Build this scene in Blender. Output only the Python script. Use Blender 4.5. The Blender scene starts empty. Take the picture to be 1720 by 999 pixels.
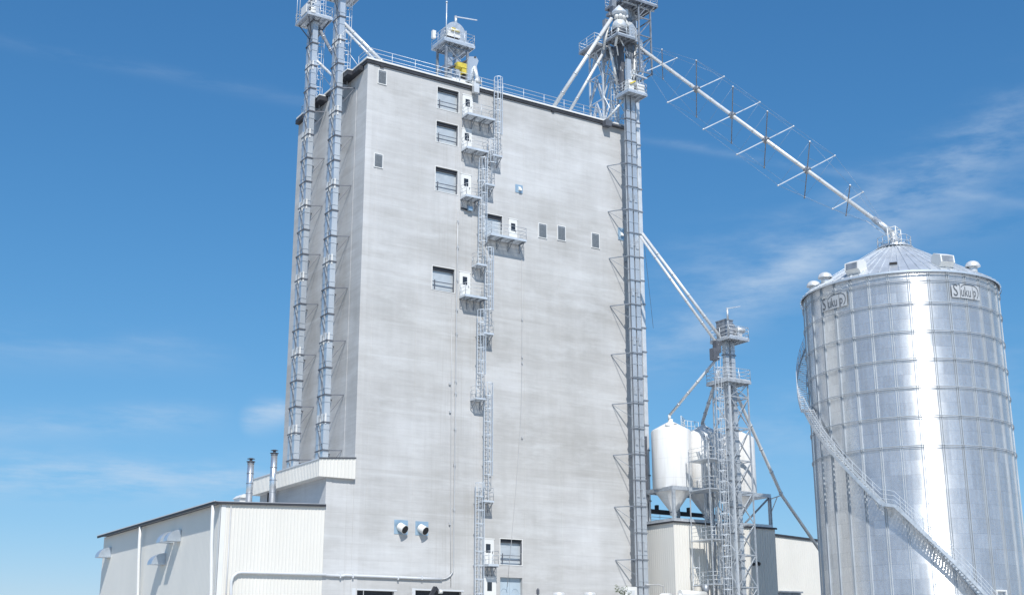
import bpy, bmesh, math, random
from mathutils import Vector, Matrix
random.seed(7)
R = math.radians
sin, cos, pi = math.sin, math.cos, math.pi
S = bpy.context.scene
COL = S.collection

# ------------------------------------------------------------------ camera
CAM = Vector((-45.03, -96.0, 1.7))
F_PX, PITCH, YAW = 2174.17, R(15.784), R(32.074)
FW = Vector((sin(YAW)*cos(PITCH), cos(YAW)*cos(PITCH), sin(PITCH)))
RT = Vector((cos(YAW), -sin(YAW), 0))
UP = RT.cross(FW)
cd = bpy.data.cameras.new('camera')
cd.sensor_width = 36.0
cd.lens = F_PX/1720*36
cd.clip_start = 0.1
cd.clip_end = 9000
cam = bpy.data.objects.new('camera', cd)
COL.objects.link(cam)
M = Matrix((RT, UP, -FW)).transposed().to_4x4()
M.translation = CAM
cam.matrix_world = M
S.camera = cam

# ------------------------------------------------------------------ light
SUN_EL, SUN_A = R(48), R(23)          # SUN_A: how far the sun stands west of the front wall's normal
SUN = Vector((-sin(SUN_A)*cos(SUN_EL), -cos(SUN_A)*cos(SUN_EL), sin(SUN_EL)))
sd = bpy.data.lights.new('sun', 'SUN')
sd.energy = 4.6
sd.angle = R(0.53)
sd.color = (1.0, 0.965, 0.91)
so = bpy.data.objects.new('sun', sd)
so.rotation_euler = (-SUN).to_track_quat('-Z', 'Y').to_euler()
so.location = (0, 0, 200)
COL.objects.link(so)

def ray(px, py):
    return (RT*((px-860)/F_PX) - UP*((py-499.5)/F_PX) + FW)

W = bpy.data.worlds.new('World')
S.world = W
W.use_nodes = True
wt = W.node_tree
wt.nodes.clear()
def N(t, kind, **kw):
    n = t.nodes.new(kind)
    for k, v in kw.items():
        if k.startswith('i_'):
            key = k[2:]
            n.inputs[int(key) if key.isdigit() else key.replace('_', ' ')].default_value = v
        else:
            setattr(n, k, v)
    return n
def math_n(t, op, a, b=None, c=None, clamp=False):
    n = t.nodes.new('ShaderNodeMath'); n.operation = op; n.use_clamp = clamp
    for i, v in enumerate((a, b, c)):
        if v is None: continue
        if isinstance(v, (int, float)): n.inputs[i].default_value = v
        else: t.links.new(v, n.inputs[i])
    return n.outputs[0]
sky = N(wt, 'ShaderNodeTexSky', sky_type='NISHITA', sun_disc=False, sun_elevation=SUN_EL,
        sun_rotation=math.atan2(SUN.x, SUN.y), altitude=300, air_density=1.0, dust_density=0.35, ozone_density=3.0)
tc = N(wt, 'ShaderNodeTexCoord')
vdir = tc.outputs['Generated']
def streak(p, q, width, strength, seed, edge=0.06):
    a, b = ray(*p).normalized(), ray(*q).normalized()
    n = a.cross(b).normalized()
    mid = (a+b).normalized(); half = mid.dot(a)
    d1 = N(wt, 'ShaderNodeVectorMath', operation='DOT_PRODUCT'); wt.links.new(vdir, d1.inputs[0]); d1.inputs[1].default_value = n
    d2 = N(wt, 'ShaderNodeVectorMath', operation='DOT_PRODUCT'); wt.links.new(vdir, d2.inputs[0]); d2.inputs[1].default_value = mid
    nz = N(wt, 'ShaderNodeTexNoise', i_Scale=9.0, i_Detail=8.0, i_Roughness=0.62)
    mp = N(wt, 'ShaderNodeMapping'); wt.links.new(vdir, mp.inputs[0])
    mp.inputs['Location'].default_value = (seed, seed*1.7, seed*.3)
    t = (b-a).normalized()
    mp.inputs['Rotation'].default_value = (0, math.asin(max(-1, min(1, -t.z))), 0)
    mp.inputs['Scale'].default_value = (1.2, 2.2, 7.0)
    wt.links.new(mp.outputs[0], nz.inputs['Vector'])
    wob = math_n(wt, 'MULTIPLY', math_n(wt, 'SUBTRACT', nz.outputs[0], 0.5), width*1.6)
    x = math_n(wt, 'DIVIDE', math_n(wt, 'ADD', d1.outputs['Value'], wob), width)
    g = math_n(wt, 'POWER', 2.718, math_n(wt, 'MULTIPLY', math_n(wt, 'MULTIPLY', x, x), -1.0))
    r = N(wt, 'ShaderNodeMapRange', interpolation_type='SMOOTHSTEP')
    wt.links.new(d2.outputs['Value'], r.inputs[0])
    r.inputs[1].default_value = half - (1-half)*edge*20; r.inputs[2].default_value = half + (1-half)*0.7
    r.inputs[3].default_value = 0; r.inputs[4].default_value = 1
    nn = N(wt, 'ShaderNodeMapRange'); wt.links.new(nz.outputs[0], nn.inputs[0])
    nn.inputs[1].default_value = 0.36; nn.inputs[2].default_value = 0.68
    m = math_n(wt, 'MULTIPLY', math_n(wt, 'MULTIPLY', g, r.outputs[0]), math_n(wt, 'MULTIPLY', nn.outputs[0], strength))
    return m
masks = [streak((1120, 590), (1720, 215), .022, .40, 1.3), streak((1150, 480), (1700, 330), .03, .20, 2.1),
         streak((1190, 540), (1460, 380), .012, .30, 7.7), streak((1090, 235), (1720, 345), .0035, .16, 4.4),
         streak((-60, 800), (470, 812), .014, .62, 5.9), streak((-60, 725), (330, 705), .010, .32, 9.1),
         streak((405, 712), (490, 690), .010, .62, 11.0, .02), streak((30, 75), (520, 175), .005, .10, 3.2),
         streak((-60, 590), (340, 600), .014, .16, 12.5), streak((1240, 760), (1720, 640), .03, .20, 14.5)]
tot = masks[0]
for m in masks[1:]:
    tot = math_n(wt, 'ADD', tot, m)
tot = math_n(wt, 'MINIMUM', tot, 0.8)
mix = N(wt, 'ShaderNodeMix', data_type='RGBA')
wt.links.new(tot, mix.inputs['Factor'])
hs = N(wt, 'ShaderNodeHueSaturation', i_Hue=0.5, i_Saturation=1.12, i_Value=1.25)
wt.links.new(sky.outputs[0], hs.inputs['Color'])
# white balance and shoulder of the camera that took the photograph, per channel
sp_ = N(wt, 'ShaderNodeSeparateColor'); wt.links.new(hs.outputs[0], sp_.inputs[0])
cb_ = N(wt, 'ShaderNodeCombineColor')
for i_, (g_, k_) in enumerate(((.60, 0.0), (1.15, .068), (1.47, .070))):
    ch = math_n(wt, 'DIVIDE', math_n(wt, 'MULTIPLY', sp_.outputs[i_], g_), math_n(wt, 'ADD', math_n(wt, 'MULTIPLY', sp_.outputs[i_], k_), 1.0))
    wt.links.new(ch, cb_.inputs[i_])
wt.links.new(cb_.outputs[0], mix.inputs[6])
mix.inputs[7].default_value = (6.0, 7.2, 8.6, 1)
bg = N(wt, 'ShaderNodeBackground', i_Strength=0.10)
wo = N(wt, 'ShaderNodeOutputWorld')
wt.links.new(mix.outputs[2], bg.inputs[0]); wt.links.new(bg.outputs[0], wo.inputs[0])

S.view_settings.view_transform = 'Standard'
S.view_settings.look = 'None'
S.view_settings.gamma = 1
S.view_settings.exposure = 0.0
S.cycles.max_bounces = 6
S.cycles.diffuse_bounces = 3
S.cycles.glossy_bounces = 3

# ------------------------------------------------------------------ materials
def new_mat(name):
    m = bpy.data.materials.new(name); m.use_nodes = True
    t = m.node_tree; b = t.nodes['Principled BSDF']
    return m, t, b
def pos(t): return N(t, 'ShaderNodeNewGeometry').outputs['Position']
def noise(t, scale, vec=(1, 1, 1), detail=4, rough=.55, off=(0, 0, 0)):
    mp = N(t, 'ShaderNodeMapping'); t.links.new(pos(t), mp.inputs[0])
    mp.inputs['Scale'].default_value = vec; mp.inputs['Location'].default_value = off
    n = N(t, 'ShaderNodeTexNoise', i_Scale=scale, i_Detail=detail, i_Roughness=rough)
    t.links.new(mp.outputs[0], n.inputs['Vector'])
    return n.outputs[0]
def ramp(t, fac, stops):
    r = N(t, 'ShaderNodeValToRGB'); t.links.new(fac, r.inputs[0])
    e = r.color_ramp.elements
    while len(e) < len(stops): e.new(.5)
    for s, (p, c) in zip(e, stops):
        s.position = p; s.color = (*c, 1) if len(c) == 3 else c
    return r.outputs[0]
def mixc(t, f, a, b, mode='MIX'):
    m = N(t, 'ShaderNodeMix', data_type='RGBA', blend_type=mode)
    for sock, v in ((m.inputs['Factor'], f), (m.inputs[6], a), (m.inputs[7], b)):
        if isinstance(v, (int, float)): sock.default_value = v
        elif isinstance(v, tuple): sock.default_value = (*v, 1)
        else: t.links.new(v, sock)
    return m.outputs[2]
def simple(name, col, metal=0.0, rough=.5, var=.08, vs=1.5, vec=(1, 1, 1), bump=0.0):
    m, t, b = new_mat(name)
    n = noise(t, vs, vec)
    lo = tuple(max(0, c*(1-var)) for c in col); hi = tuple(min(1, c*(1+var)) for c in col)
    t.links.new(ramp(t, n, [(.3, lo), (.7, hi)]), b.inputs['Base Color'])
    b.inputs['Metallic'].default_value = metal
    r = N(t, 'ShaderNodeMapRange'); t.links.new(n, r.inputs[0])
    r.inputs[3].default_value = rough*.85; r.inputs[4].default_value = min(1, rough*1.15)
    t.links.new(r.outputs[0], b.inputs['Roughness'])
    if bump:
        bn = N(t, 'ShaderNodeBump', i_Strength=bump, i_Distance=.02)
        t.links.new(noise(t, vs*8), bn.inputs['Height']); t.links.new(bn.outputs[0], b.inputs['Normal'])
    return m

def concrete(name, tone=1.0):
    m, t, b = new_mat(name)
    bands = noise(t, 1.0, (.07, .07, .95), 6, .66)
    fine = noise(t, 1.0, (.30, .30, 3.0), 6, .72, (3, 9, 1))
    blot = noise(t, .13, (1, 1, 1.3), 5, .6, (5, 2, 7))
    vert = noise(t, 1.0, (.55, .55, .05), 6, .7)
    big = noise(t, .05, (1, 1, 1), 2, .5, (11, 0, 4))
    c = ramp(t, bands, [(.30, (.465*tone, .46*tone, .452*tone)), (.5, (.505*tone, .503*tone, .50*tone)), (.72, (.55*tone, .553*tone, .555*tone))])
    c = mixc(t, .65, c, ramp(t, fine, [(.3, (.90, .90, .90)), (.7, (1.07, 1.07, 1.07))]), 'MULTIPLY')
    c = mixc(t, .75, c, ramp(t, blot, [(.34, (.85, .845, .83)), (.66, (1.14, 1.15, 1.16))]), 'MULTIPLY')
    c = mixc(t, .5, c, ramp(t, vert, [(.33, (.88, .88, .87)), (.62, (1.07, 1.07, 1.07))]), 'MULTIPLY')
    c = mixc(t, .6, c, ramp(t, big, [(.38, (.93, .92, .90)), (.62, (1.06, 1.07, 1.09))]), 'MULTIPLY')
    # slip-form lift lines every 1.2 m, broken up by noise
    sx = N(t, 'ShaderNodeSeparateXYZ'); t.links.new(pos(t), sx.inputs[0])
    z = math_n(t, 'FRACT', math_n(t, 'MULTIPLY', math_n(t, 'ADD', sx.outputs[2], math_n(t, 'MULTIPLY', bands, .12)), .82))
    ln = math_n(t, 'LESS_THAN', z, .04)
    ln = math_n(t, 'MULTIPLY', ln, math_n(t, 'MULTIPLY', fine, .30))
    c = mixc(t, ln, c, (.30, .295, .285))
    # patchy pale laitance clouds drawn out sideways
    pc = N(t, 'ShaderNodeMapRange'); t.links.new(noise(t, .42, (.45, .45, 1.5), 7, .68, (2, 6, 9)), pc.inputs[0])
    pc.inputs[1].default_value = .50; pc.inputs[2].default_value = .74; pc.inputs[4].default_value = .55
    c = mixc(t, pc.outputs[0], c, (.64, .65, .655))
    # a few pale lime bands between lifts
    lw = N(t, 'ShaderNodeMapRange'); t.links.new(noise(t, 1.0, (.06, .06, 1.7), 3, .5, (0, 0, 31)), lw.inputs[0])
    lw.inputs[1].default_value = .60; lw.inputs[2].default_value = .78; lw.inputs[4].default_value = .40
    c = mixc(t, lw.outputs[0], c, (.66, .68, .69))
    zone = N(t, 'ShaderNodeMapRange', interpolation_type='SMOOTHSTEP'); t.links.new(math_n(t, 'ABSOLUTE', math_n(t, 'SUBTRACT', sx.outputs[0], 10.2)), zone.inputs[0])
    zone.inputs[1].default_value = 3.8; zone.inputs[2].default_value = 2.2; zone.inputs[3].default_value = 0; zone.inputs[4].default_value = 1
    vr = N(t, 'ShaderNodeMapRange'); t.links.new(noise(t, 1.0, (4.5, 4.5, .10), 5, .65, (1, 1, 17)), vr.inputs[0])
    vr.inputs[1].default_value = .50; vr.inputs[2].default_value = .70; vr.inputs[4].default_value = .38
    c = mixc(t, math_n(t, 'MULTIPLY', zone.outputs[0], vr.outputs[0]), c, (.36, .345, .32))
    vd = N(t, 'ShaderNodeMapRange'); t.links.new(noise(t, 1.0, (1.5, 1.5, .09), 6, .7, (8, 3, 5)), vd.inputs[0])
    vd.inputs[1].default_value = .58; vd.inputs[2].default_value = .75; vd.inputs[4].default_value = .28
    c = mixc(t, vd.outputs[0], c, (.37, .36, .345))
    t.links.new(c, b.inputs['Base Color'])
    b.inputs['Roughness'].default_value = .88
    b.inputs['Specular IOR Level'].default_value = .25
    bn = N(t, 'ShaderNodeBump', i_Strength=.35, i_Distance=.03)
    t.links.new(fine, bn.inputs['Height']); t.links.new(bn.outputs[0], b.inputs['Normal'])
    return m

MT = {}
MT['concrete'] = concrete('concrete_wall')
MT['concrete2'] = concrete('concrete_annex', 1.05)
MT['galv'] = simple('galvanized_steel', (.60, .635, .67), .55, .42, .16, 3.0)
MT['galv_light'] = simple('galvanized_rail', (.66, .70, .74), .35, .42, .08, 2.0)
MT['galv_dark'] = simple('weathered_shaded_steel', (.30, .325, .36), .5, .5, .25, 2.0)  # weathered steel; on three decks its dark tone paints underside shade
MT['casing'] = simple('elevator_casing', (.58, .625, .67), .5, .38, .10, .6, (1, 1, .5))
MT['spout'] = simple('spout_steel', (.74, .75, .75), .35, .4, .10, 1.2)
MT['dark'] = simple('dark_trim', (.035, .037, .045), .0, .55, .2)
MT['black'] = simple('black_rubber', (.02, .02, .022), .0, .7, .2)
MT['white'] = simple('white_paint', (.74, .74, .72), .0, .38, .04, .5)
MT['tank'] = simple('white_tank_paint', (.80, .80, .79), .0, .3, .02, .4)
def tank_mat():
    m, t, b = new_mat('white_tank_steel')
    sx = N(t, 'ShaderNodeSeparateXYZ'); t.links.new(pos(t), sx.inputs[0])
    seam = math_n(t, 'LESS_THAN', math_n(t, 'FRACT', math_n(t, 'DIVIDE', sx.outputs[2], 1.82)), .022)
    run = noise(t, 1.0, (2.5, 2.5, .18), 5, .65)
    c = ramp(t, run, [(.34, (.70, .69, .66)), (.55, (.80, .80, .79))])
    c = mixc(t, math_n(t, 'MULTIPLY', seam, .35), c, (.55, .55, .54))
    t.links.new(c, b.inputs['Base Color']); b.inputs['Roughness'].default_value = .36
    return m
MT['tank'] = tank_mat()
MT['panel'] = simple('white_metal_siding', (.725, .705, .655), .0, .42, .04, .35, (1, 1, .3))
MT['panel_side'] = MT['panel']
MT['roof'] = simple('grey_roof_sheet', (.45, .46, .48), .3, .5, .08)
MT['shutter'] = simple('grey_louver', (.56, .61, .65), .3, .5, .06)
MT['glass'] = simple('dark_glass', (.03, .035, .045), .0, .12, .1)
MT['louver'] = simple('louver_grey', (.25, .28, .31), .3, .55, .15, 8)
MT['plate'] = simple('blue_steel_plate', (.36, .50, .62), .4, .38, .10, 3)
MT['yellow'] = simple('yellow_paint', (.62, .50, .07), .0, .5, .15, 4)
MT['stainless'] = simple('stainless_stack', (.72, .74, .76), .8, .28, .06)
MT['hood'] = simple('galvanized_hood', (.58, .64, .70), .6, .38, .1)
MT['conduit'] = simple('grey_conduit', (.50, .51, .52), .2, .5, .08)
MT['cable'] = simple('steel_cable', (.36, .40, .45), .4, .5, .05)
MT['steel_dark'] = simple('dark_bracket_steel', (.13, .14, .165), .3, .55, .2)  # plain dark steel for brackets, rails and small fittings
MT['gravel'] = simple('gravel_ground', (.42, .40, .365), .0, .95, .22, .7, bump=.4)
MT['leaf'] = simple('dry_green_leaf', (.10, .13, .06), .0, .7, .3, 6)
MT['sign_white'] = simple('sign_white', (.62, .64, .66), .0, .45, .04)
MT['sign_board'] = simple('sign_board_white', (.50, .52, .54), .1, .5, .05)
MT['sign_grey'] = simple('sign_dark_grey', (.10, .11, .125), .0, .5, .05)

BC, BR, BEAVE, BPEAK = Vector((39.9, -23.0, 0)), 8.0, 31.9, 36.25
def bin_mat():
    m, t, b = new_mat('corrugated_bin_sheet')
    p = pos(t)
    sub = N(t, 'ShaderNodeVectorMath', operation='SUBTRACT'); t.links.new(p, sub.inputs[0]); sub.inputs[1].default_value = (BC.x, BC.y, 0)
    s = N(t, 'ShaderNodeSeparateXYZ'); t.links.new(sub.outputs[0], s.inputs[0])
    ang = math_n(t, 'ARCTAN2', s.outputs[1], s.outputs[0])
    # rolled corrugations 68 mm apart: tilt the normal up and down along the height
    w = math_n(t, 'SINE', math_n(t, 'MULTIPLY', s.outputs[2], 2*pi/.068))
    tz = math_n(t, 'MULTIPLY', w, .50)
    # gentle oil-canning of the sheets round the wall
    dent = math_n(t, 'MULTIPLY', math_n(t, 'SUBTRACT', noise(t, .8, (1, 1, .25), 3, .5), .5), .06)
    dx = math_n(t, 'COSINE', math_n(t, 'ADD', ang, dent)); dy = math_n(t, 'SINE', math_n(t, 'ADD', ang, dent))
    cb = N(t, 'ShaderNodeCombineXYZ'); t.links.new(dx, cb.inputs[0]); t.links.new(dy, cb.inputs[1]); t.links.new(tz, cb.inputs[2])
    nm = N(t, 'ShaderNodeVectorMath', operation='NORMALIZE'); t.links.new(cb.outputs[0], nm.inputs[0])
    t.links.new(nm.outputs[0], b.inputs['Normal'])
    # every sheet takes its own tone
    ia = math_n(t, 'FLOOR', math_n(t, 'MULTIPLY', math_n(t, 'ADD', ang, pi/32), 32/(2*pi)))
    iz = math_n(t, 'FLOOR', math_n(t, 'DIVIDE', s.outputs[2], 1.118))
    cc = N(t, 'ShaderNodeCombineXYZ'); t.links.new(ia, cc.inputs[0]); t.links.new(iz, cc.inputs[1])
    wn = N(t, 'ShaderNodeTexWhiteNoise', noise_dimensions='3D'); t.links.new(cc.outputs[0], wn.inputs['Vector'])
    sp = noise(t, 5.0, (1, 1, .6), 5, .7)
    c = ramp(t, wn.outputs[0], [(0, (.70, .72, .74)), (1, (.80, .82, .84))])
    c = mixc(t, .8, c, ramp(t, sp, [(.3, (.86, .86, .86)), (.7, (1.08, 1.08, 1.08))]), 'MULTIPLY')
    seam = math_n(t, 'LESS_THAN', math_n(t, 'FRACT', math_n(t, 'DIVIDE', s.outputs[2], 1.118)), .03)
    c = mixc(t, math_n(t, 'MULTIPLY', seam, .30), c, (.30, .32, .34))
    b.inputs['Metallic'].default_value = .80
    run = noise(t, 1.0, (3.0, 3.0, .12), 4, .6)
    c = mixc(t, .6, c, ramp(t, run, [(.35, (.90, .89, .87)), (.6, (1.04, 1.04, 1.04))]), 'MULTIPLY')
    t.links.new(c, b.inputs['Base Color'])
    r = N(t, 'ShaderNodeMapRange'); t.links.new(wn.outputs[0], r.inputs[0]); r.inputs[3].default_value = .20; r.inputs[4].default_value = .25
    t.links.new(r.outputs[0], b.inputs['Roughness'])
    return m
MT['bin'] = bin_mat()
MT['bin_roof'] = simple('bin_roof_sheet', (.70, .73, .76), .55, .38, .10, .9)
MT['bin_post'] = simple('bin_stiffener', (.44, .48, .52), .25, .6, .12, 1.5, (1, 1, .3))

# ------------------------------------------------------------------ mesh helpers
def V(*a): return Vector(a) if len(a) > 1 else Vector(a[0])
def FY(px, py, Y):                       # where the line of sight through a photo point meets the plane y = Y
    d = ray(px, py); return CAM + d*((Y-CAM.y)/d.y)
def LX(px, py, X):
    d = ray(px, py); return CAM + d*((X-CAM.x)/d.x)

class MB:
    def __init__(s): s.v = []; s.f = []; s.sm = []
    def add(s, vs, fs, smooth=False):
        o = len(s.v); s.v += [tuple(v) for v in vs]
        for f in fs: s.f.append([i+o for i in f]); s.sm.append(smooth)
        return s
    def bx(s, x0, x1, y0, y1, z0, z1):
        x0, x1 = sorted((x0, x1)); y0, y1 = sorted((y0, y1)); z0, z1 = sorted((z0, z1))
        vs = [(x, y, z) for z in (z0, z1) for y in (y0, y1) for x in (x0, x1)]
        return s.add(vs, [(0, 2, 3, 1), (4, 5, 7, 6), (0, 1, 5, 4), (2, 6, 7, 3), (0, 4, 6, 2), (1, 3, 7, 5)])
    def beam(s, p, q, w, h=None, up=(0, 0, 1)):
        p, q = V(p), V(q); d = q-p
        if d.length < 1e-6: return s
        d.normalize(); up = V(up)
        if abs(d.dot(up)) > .98: up = Vector((0, 1, 0))
        a = d.cross(up).normalized(); b = a.cross(d); h = h or w
        vs = []
        for c in (p, q):
            for i, j in ((-1, -1), (1, -1), (1, 1), (-1, 1)): vs.append(c+a*(i*w/2)+b*(j*h/2))
        return s.add(vs, [(0, 3, 2, 1), (4, 5, 6, 7), (0, 1, 5, 4), (1, 2, 6, 5), (2, 3, 7, 6), (3, 0, 4, 7)])
    def tube(s, p, q, r, n=8, r2=None, caps=True):
        p, q = V(p), V(q); d = q-p
        if d.length < 1e-6: return s
        d.normalize(); r2 = r if r2 is None else r2
        a = d.orthogonal().normalized(); b = d.cross(a); vs = []
        for c, rr in ((p, r), (q, r2)):
            for i in range(n): t = 2*pi*i/n; vs.append(c+(a*cos(t)+b*sin(t))*rr)
        s.add(vs, [(i, (i+1) % n, n+(i+1) % n, n+i) for i in range(n)], True)
        if caps:
            o = len(s.v)-2*n
            s.f.append([o+i for i in reversed(range(n))]); s.sm.append(False)
            s.f.append([o+n+i for i in range(n)]); s.sm.append(False)
        return s
    def path(s, pts, r, n=8):
        pts = [V(p) for p in pts]; rings = []; a = None; o = len(s.v)
        for i, p in enumerate(pts):
            d = ((pts[min(i+1, len(pts)-1)]-pts[max(i-1, 0)])).normalized()
            a = d.orthogonal().normalized() if a is None else (a-d*a.dot(d)).normalized()
            b = d.cross(a)
            for k in range(n): t = 2*pi*k/n; s.v.append(tuple(p+(a*cos(t)+b*sin(t))*r))
        for i in range(len(pts)-1):
            for k in range(n):
                s.f.append([o+i*n+k, o+i*n+(k+1) % n, o+(i+1)*n+(k+1) % n, o+(i+1)*n+k]); s.sm.append(True)
        s.f.append([o+k for k in reversed(range(n))]); s.sm.append(False)
        s.f.append([o+(len(pts)-1)*n+k for k in range(n)]); s.sm.append(False)
        return s
    def lathe(s, c, prof, n=32, smooth=True):
        o = len(s.v)
        for r, z in prof:
            for k in range(n): t = 2*pi*k/n; s.v.append((c[0]+r*cos(t), c[1]+r*sin(t), z))
        for i in range(len(prof)-1):
            for k in range(n):
                s.f.append([o+i*n+k, o+i*n+(k+1) % n, o+(i+1)*n+(k+1) % n, o+(i+1)*n+k]); s.sm.append(smooth)
        return s
    def prism(s, poly, axis, a0, a1):     # poly in the two other axes
        def mk(u, v, w):
            return {'x': (w, u, v), 'y': (u, w, v), 'z': (u, v, w)}[axis]
        n = len(poly); vs = [mk(u, v, a0) for u, v in poly]+[mk(u, v, a1) for u, v in poly]
        return s.add(vs, [tuple(range(n)), tuple(range(2*n-1, n-1, -1))]+[(i, i+n, (i+1) % n+n, (i+1) % n) for i in range(n)])
    def build(s, name, mat, parent=None, label=None, L=None):
        me = bpy.data.meshes.new(name)
        if parent is not None: L = V(parent['_L'])
        elif L is None:
            xs = [v[0] for v in s.v]; ys = [v[1] for v in s.v]; zs = [v[2] for v in s.v]
            L = Vector(((min(xs)+max(xs))/2, (min(ys)+max(ys))/2, min(zs)))
        else: L = V(L)
        me.from_pydata([(v[0]-L.x, v[1]-L.y, v[2]-L.z) for v in s.v], [], s.f)
        me.polygons.foreach_set('use_smooth', s.sm)
        me.materials.append(MT[mat])
        bm = bmesh.new(); bm.from_mesh(me); bmesh.ops.recalc_face_normals(bm, faces=bm.faces); bm.to_mesh(me); bm.free()
        me.update()
        o = bpy.data.objects.new(name, me); COL.objects.link(o)
        if parent is not None: o.parent = parent
        else: o.location = L
        o['_L'] = tuple(L)
        if label: o['label'] = label
        return o
def tag(o, label, cat, group=None, kind=None):
    if label: o['label'] = label
    if cat: o['category'] = cat
    if group: o['group'] = group
    if kind: o['kind'] = kind
    return o
def thing(name, label, cat, L, group=None):
    o = bpy.data.objects.new(name, None); COL.objects.link(o); o.location = L; o['_L'] = tuple(L)
    o.empty_display_size = .3
    return tag(o, label, cat, group)

def rails(mb, pts, z, h=1.07, n=3, step=1.8, r=.028, toe=0.0):
    """posts and rails along a run of ground points"""
    for a, b in zip(pts[:-1], pts[1:]):
        a, b = V(a[0], a[1], z), V(b[0], b[1], z); L = (b-a).length; k = max(1, round(L/step))
        for i in range(k+1):
            p = a.lerp(b, i/k); mb.tube(p, p+V(0, 0, h), r, 6)
        for j in range(n):
            zz = h*(1-j/n); mb.tube(a+V(0, 0, zz), b+V(0, 0, zz), r*.85, 6)
        if toe: mb.beam(a+V(0, 0, toe/2), b+V(0, 0, toe/2), .02, toe)
def deck(mb, x0, x1, y0, y1, z, t=.2, joist=.6):
    """steel deck: edge channels, joists and a grating sheet on top (z = walking level)"""
    # fine bearing bars of the open grating
    k = max(2, int((x1-x0-.12)/.09))
    for i in range(k):
        x = x0+.06+(x1-x0-.12)*(i+.5)/k; mb.bx(x-.030, x+.030, y0+.06, y1-.06, z-.05, z-.01)
    mb.bx(x0, x1, y0, y0+.06, z-t, z); mb.bx(x0, x1, y1-.06, y1, z-t, z)
    mb.bx(x0, x0+.06, y0+.06, y1-.06, z-t, z); mb.bx(x1-.06, x1, y0+.06, y1-.06, z-t, z)
    k = max(1, int((x1-x0)/joist))
    for i in range(1, k):
        x = x0+(x1-x0)*i/k; mb.bx(x-.04, x+.04, y0+.06, y1-.06, z-t+.03, z-.052)
def ladder(parent, x, y, z0, z1, out=(0, -1), cage0=2.3, w=.24, hoops=1.15, cr=.40, lm='galv_light', r=.026, standoff=0.0):
    """caged ladder: rails at (x,y), cage bulging towards `out`"""
    o = V(out[0], out[1], 0).normalized(); s = V(-o.y, o.x, 0); c = V(x, y, 0)
    m = MB()
    for k in (-1, 1): m.beam(c+s*(k*w)+V(0, 0, z0), c+s*(k*w)+V(0, 0, z1), .05, .07)
    z = z0+.3
    while z < z1-.05: m.tube(c-s*w+V(0, 0, z), c+s*w+V(0, 0, z), .018, 5); z += .33
    if standoff:
        z = z0+.5
        while z < z1:
            for k in (-1, 1): m.beam(c+s*(k*w)+V(0, 0, z), c+s*(k*w)-o*standoff+V(0, 0, z), .05)
            z += 2.6
    m.build('ladder_rails', lm, parent)
    if z1-z0 > cage0+.8:
        m = MB(); z = z0+cage0; arcs = [R(a) for a in (-155, -120, -85, -50, -20)] ; arcs = [R(-90+a) for a in (-105, -70, -35, 0, 35, 70, 105)]
        def P(t, z):   # cage circle centred cr in front of the rails
            return c+o*(cr*.95)+(s*cos(t)-o*sin(t)*1.0)*cr+V(0, 0, z)
        while z <= z1+.9:
            pts = [c+s*w*1.0*(1)+V(0, 0, z)]+[P(t, z) for t in [R(a) for a in (20, -15, -50, -90, -130, -165, -200)]]+[c-s*w+V(0, 0, z)]
            for a, b in zip(pts[:-1], pts[1:]): m.beam(a, b, .02, .06)
            z += hoops
        zt = z-hoops
        for a in (0, -45, -90, -135, -180): m.beam(P(R(a), z0+cage0), P(R(a), zt), .05, .02)
        m.build('safety_cage', lm, parent)

def ribwall(mb, p, q, z0, za, zb, out, pitch=.305, d=.035):
    """ribbed metal siding from p to q, top rising from za to zb; ribs stand towards `out`"""
    p, q = V(p[0], p[1], 0), V(q[0], q[1], 0); L = (q-p).length; u = (q-p)/L; o = V(out[0], out[1], 0)
    n = max(1, round(L/pitch)); pt = L/n; prof = []
    for i in range(n):
        a = i*pt
        prof += [(a, 0), (a+pt*.62, 0), (a+pt*.72, d), (a+pt*.90, d)]
    prof.append((L, 0)); vs = []
    for a, e in prof:
        c = p+u*a+o*e; vs += [(c.x, c.y, z0), (c.x, c.y, za+(zb-za)*a/L)]
    mb.add(vs, [(2*i, 2*i+2, 2*i+3, 2*i+1) for i in range(len(prof)-1)])
    return mb

# ------------------------------------------------------------------ ground
g = MB(); g.add([(-4000, -4000, 0), (4000, -4000, 0), (4000, 4000, 0), (-4000, 4000, 0)], [(0, 1, 2, 3)])
tag(g.build('ground', 'gravel', L=(0, 0, 0)), 'pale gravel yard', None, kind='structure')

# ------------------------------------------------------------------ concrete mill tower
TW, TD, TH = 28.45, 15.4, 53.15
tower = thing('mill_tower', 'tall windowless pale grey concrete mill tower with railed flat roof', 'building', (0, 0, 0))
def rect(tl, tr, yb):
    a, b = FY(*tl, 0), FY(*tr, 0); zb = FY(tl[0], yb, 0).z
    return (a.x, b.x, zb, (a.z+b.z)/2)
shutters = [rect((735, 146), (770.5, 154.5), 181.5), rect((733.2, 203), (769.2, 211.5), 237.8), rect((731.7, 280), (768.7, 287), 319.6),
            rect((813.5, 357.7), (843.7, 363.5), 396.5), rect((726.5, 446.5), (763.5, 452.5), 485.5),
            rect((840.2, 904.2), (876.7, 906.2), 947)]
big_door = rect((840.2, 968.5), (877.3, 970.2), 1010); big_door = (big_door[0], big_door[1], 3.9, big_door[3])
bays = [rect((597, 990.7), (662, 992.1), 1060), rect((697.5, 991.5), (775, 992), 1060)]
bays = [(a, b, .05, d) for a, b, c_, d in bays]
openings = shutters+[big_door]+bays
DEPTH = .36
w = MB()
xs = sorted({0, TW, *[o[0] for o in openings], *[o[1] for o in openings]})
zs = sorted({0, TH, *[o[2] for o in openings], *[o[3] for o in openings]})
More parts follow.
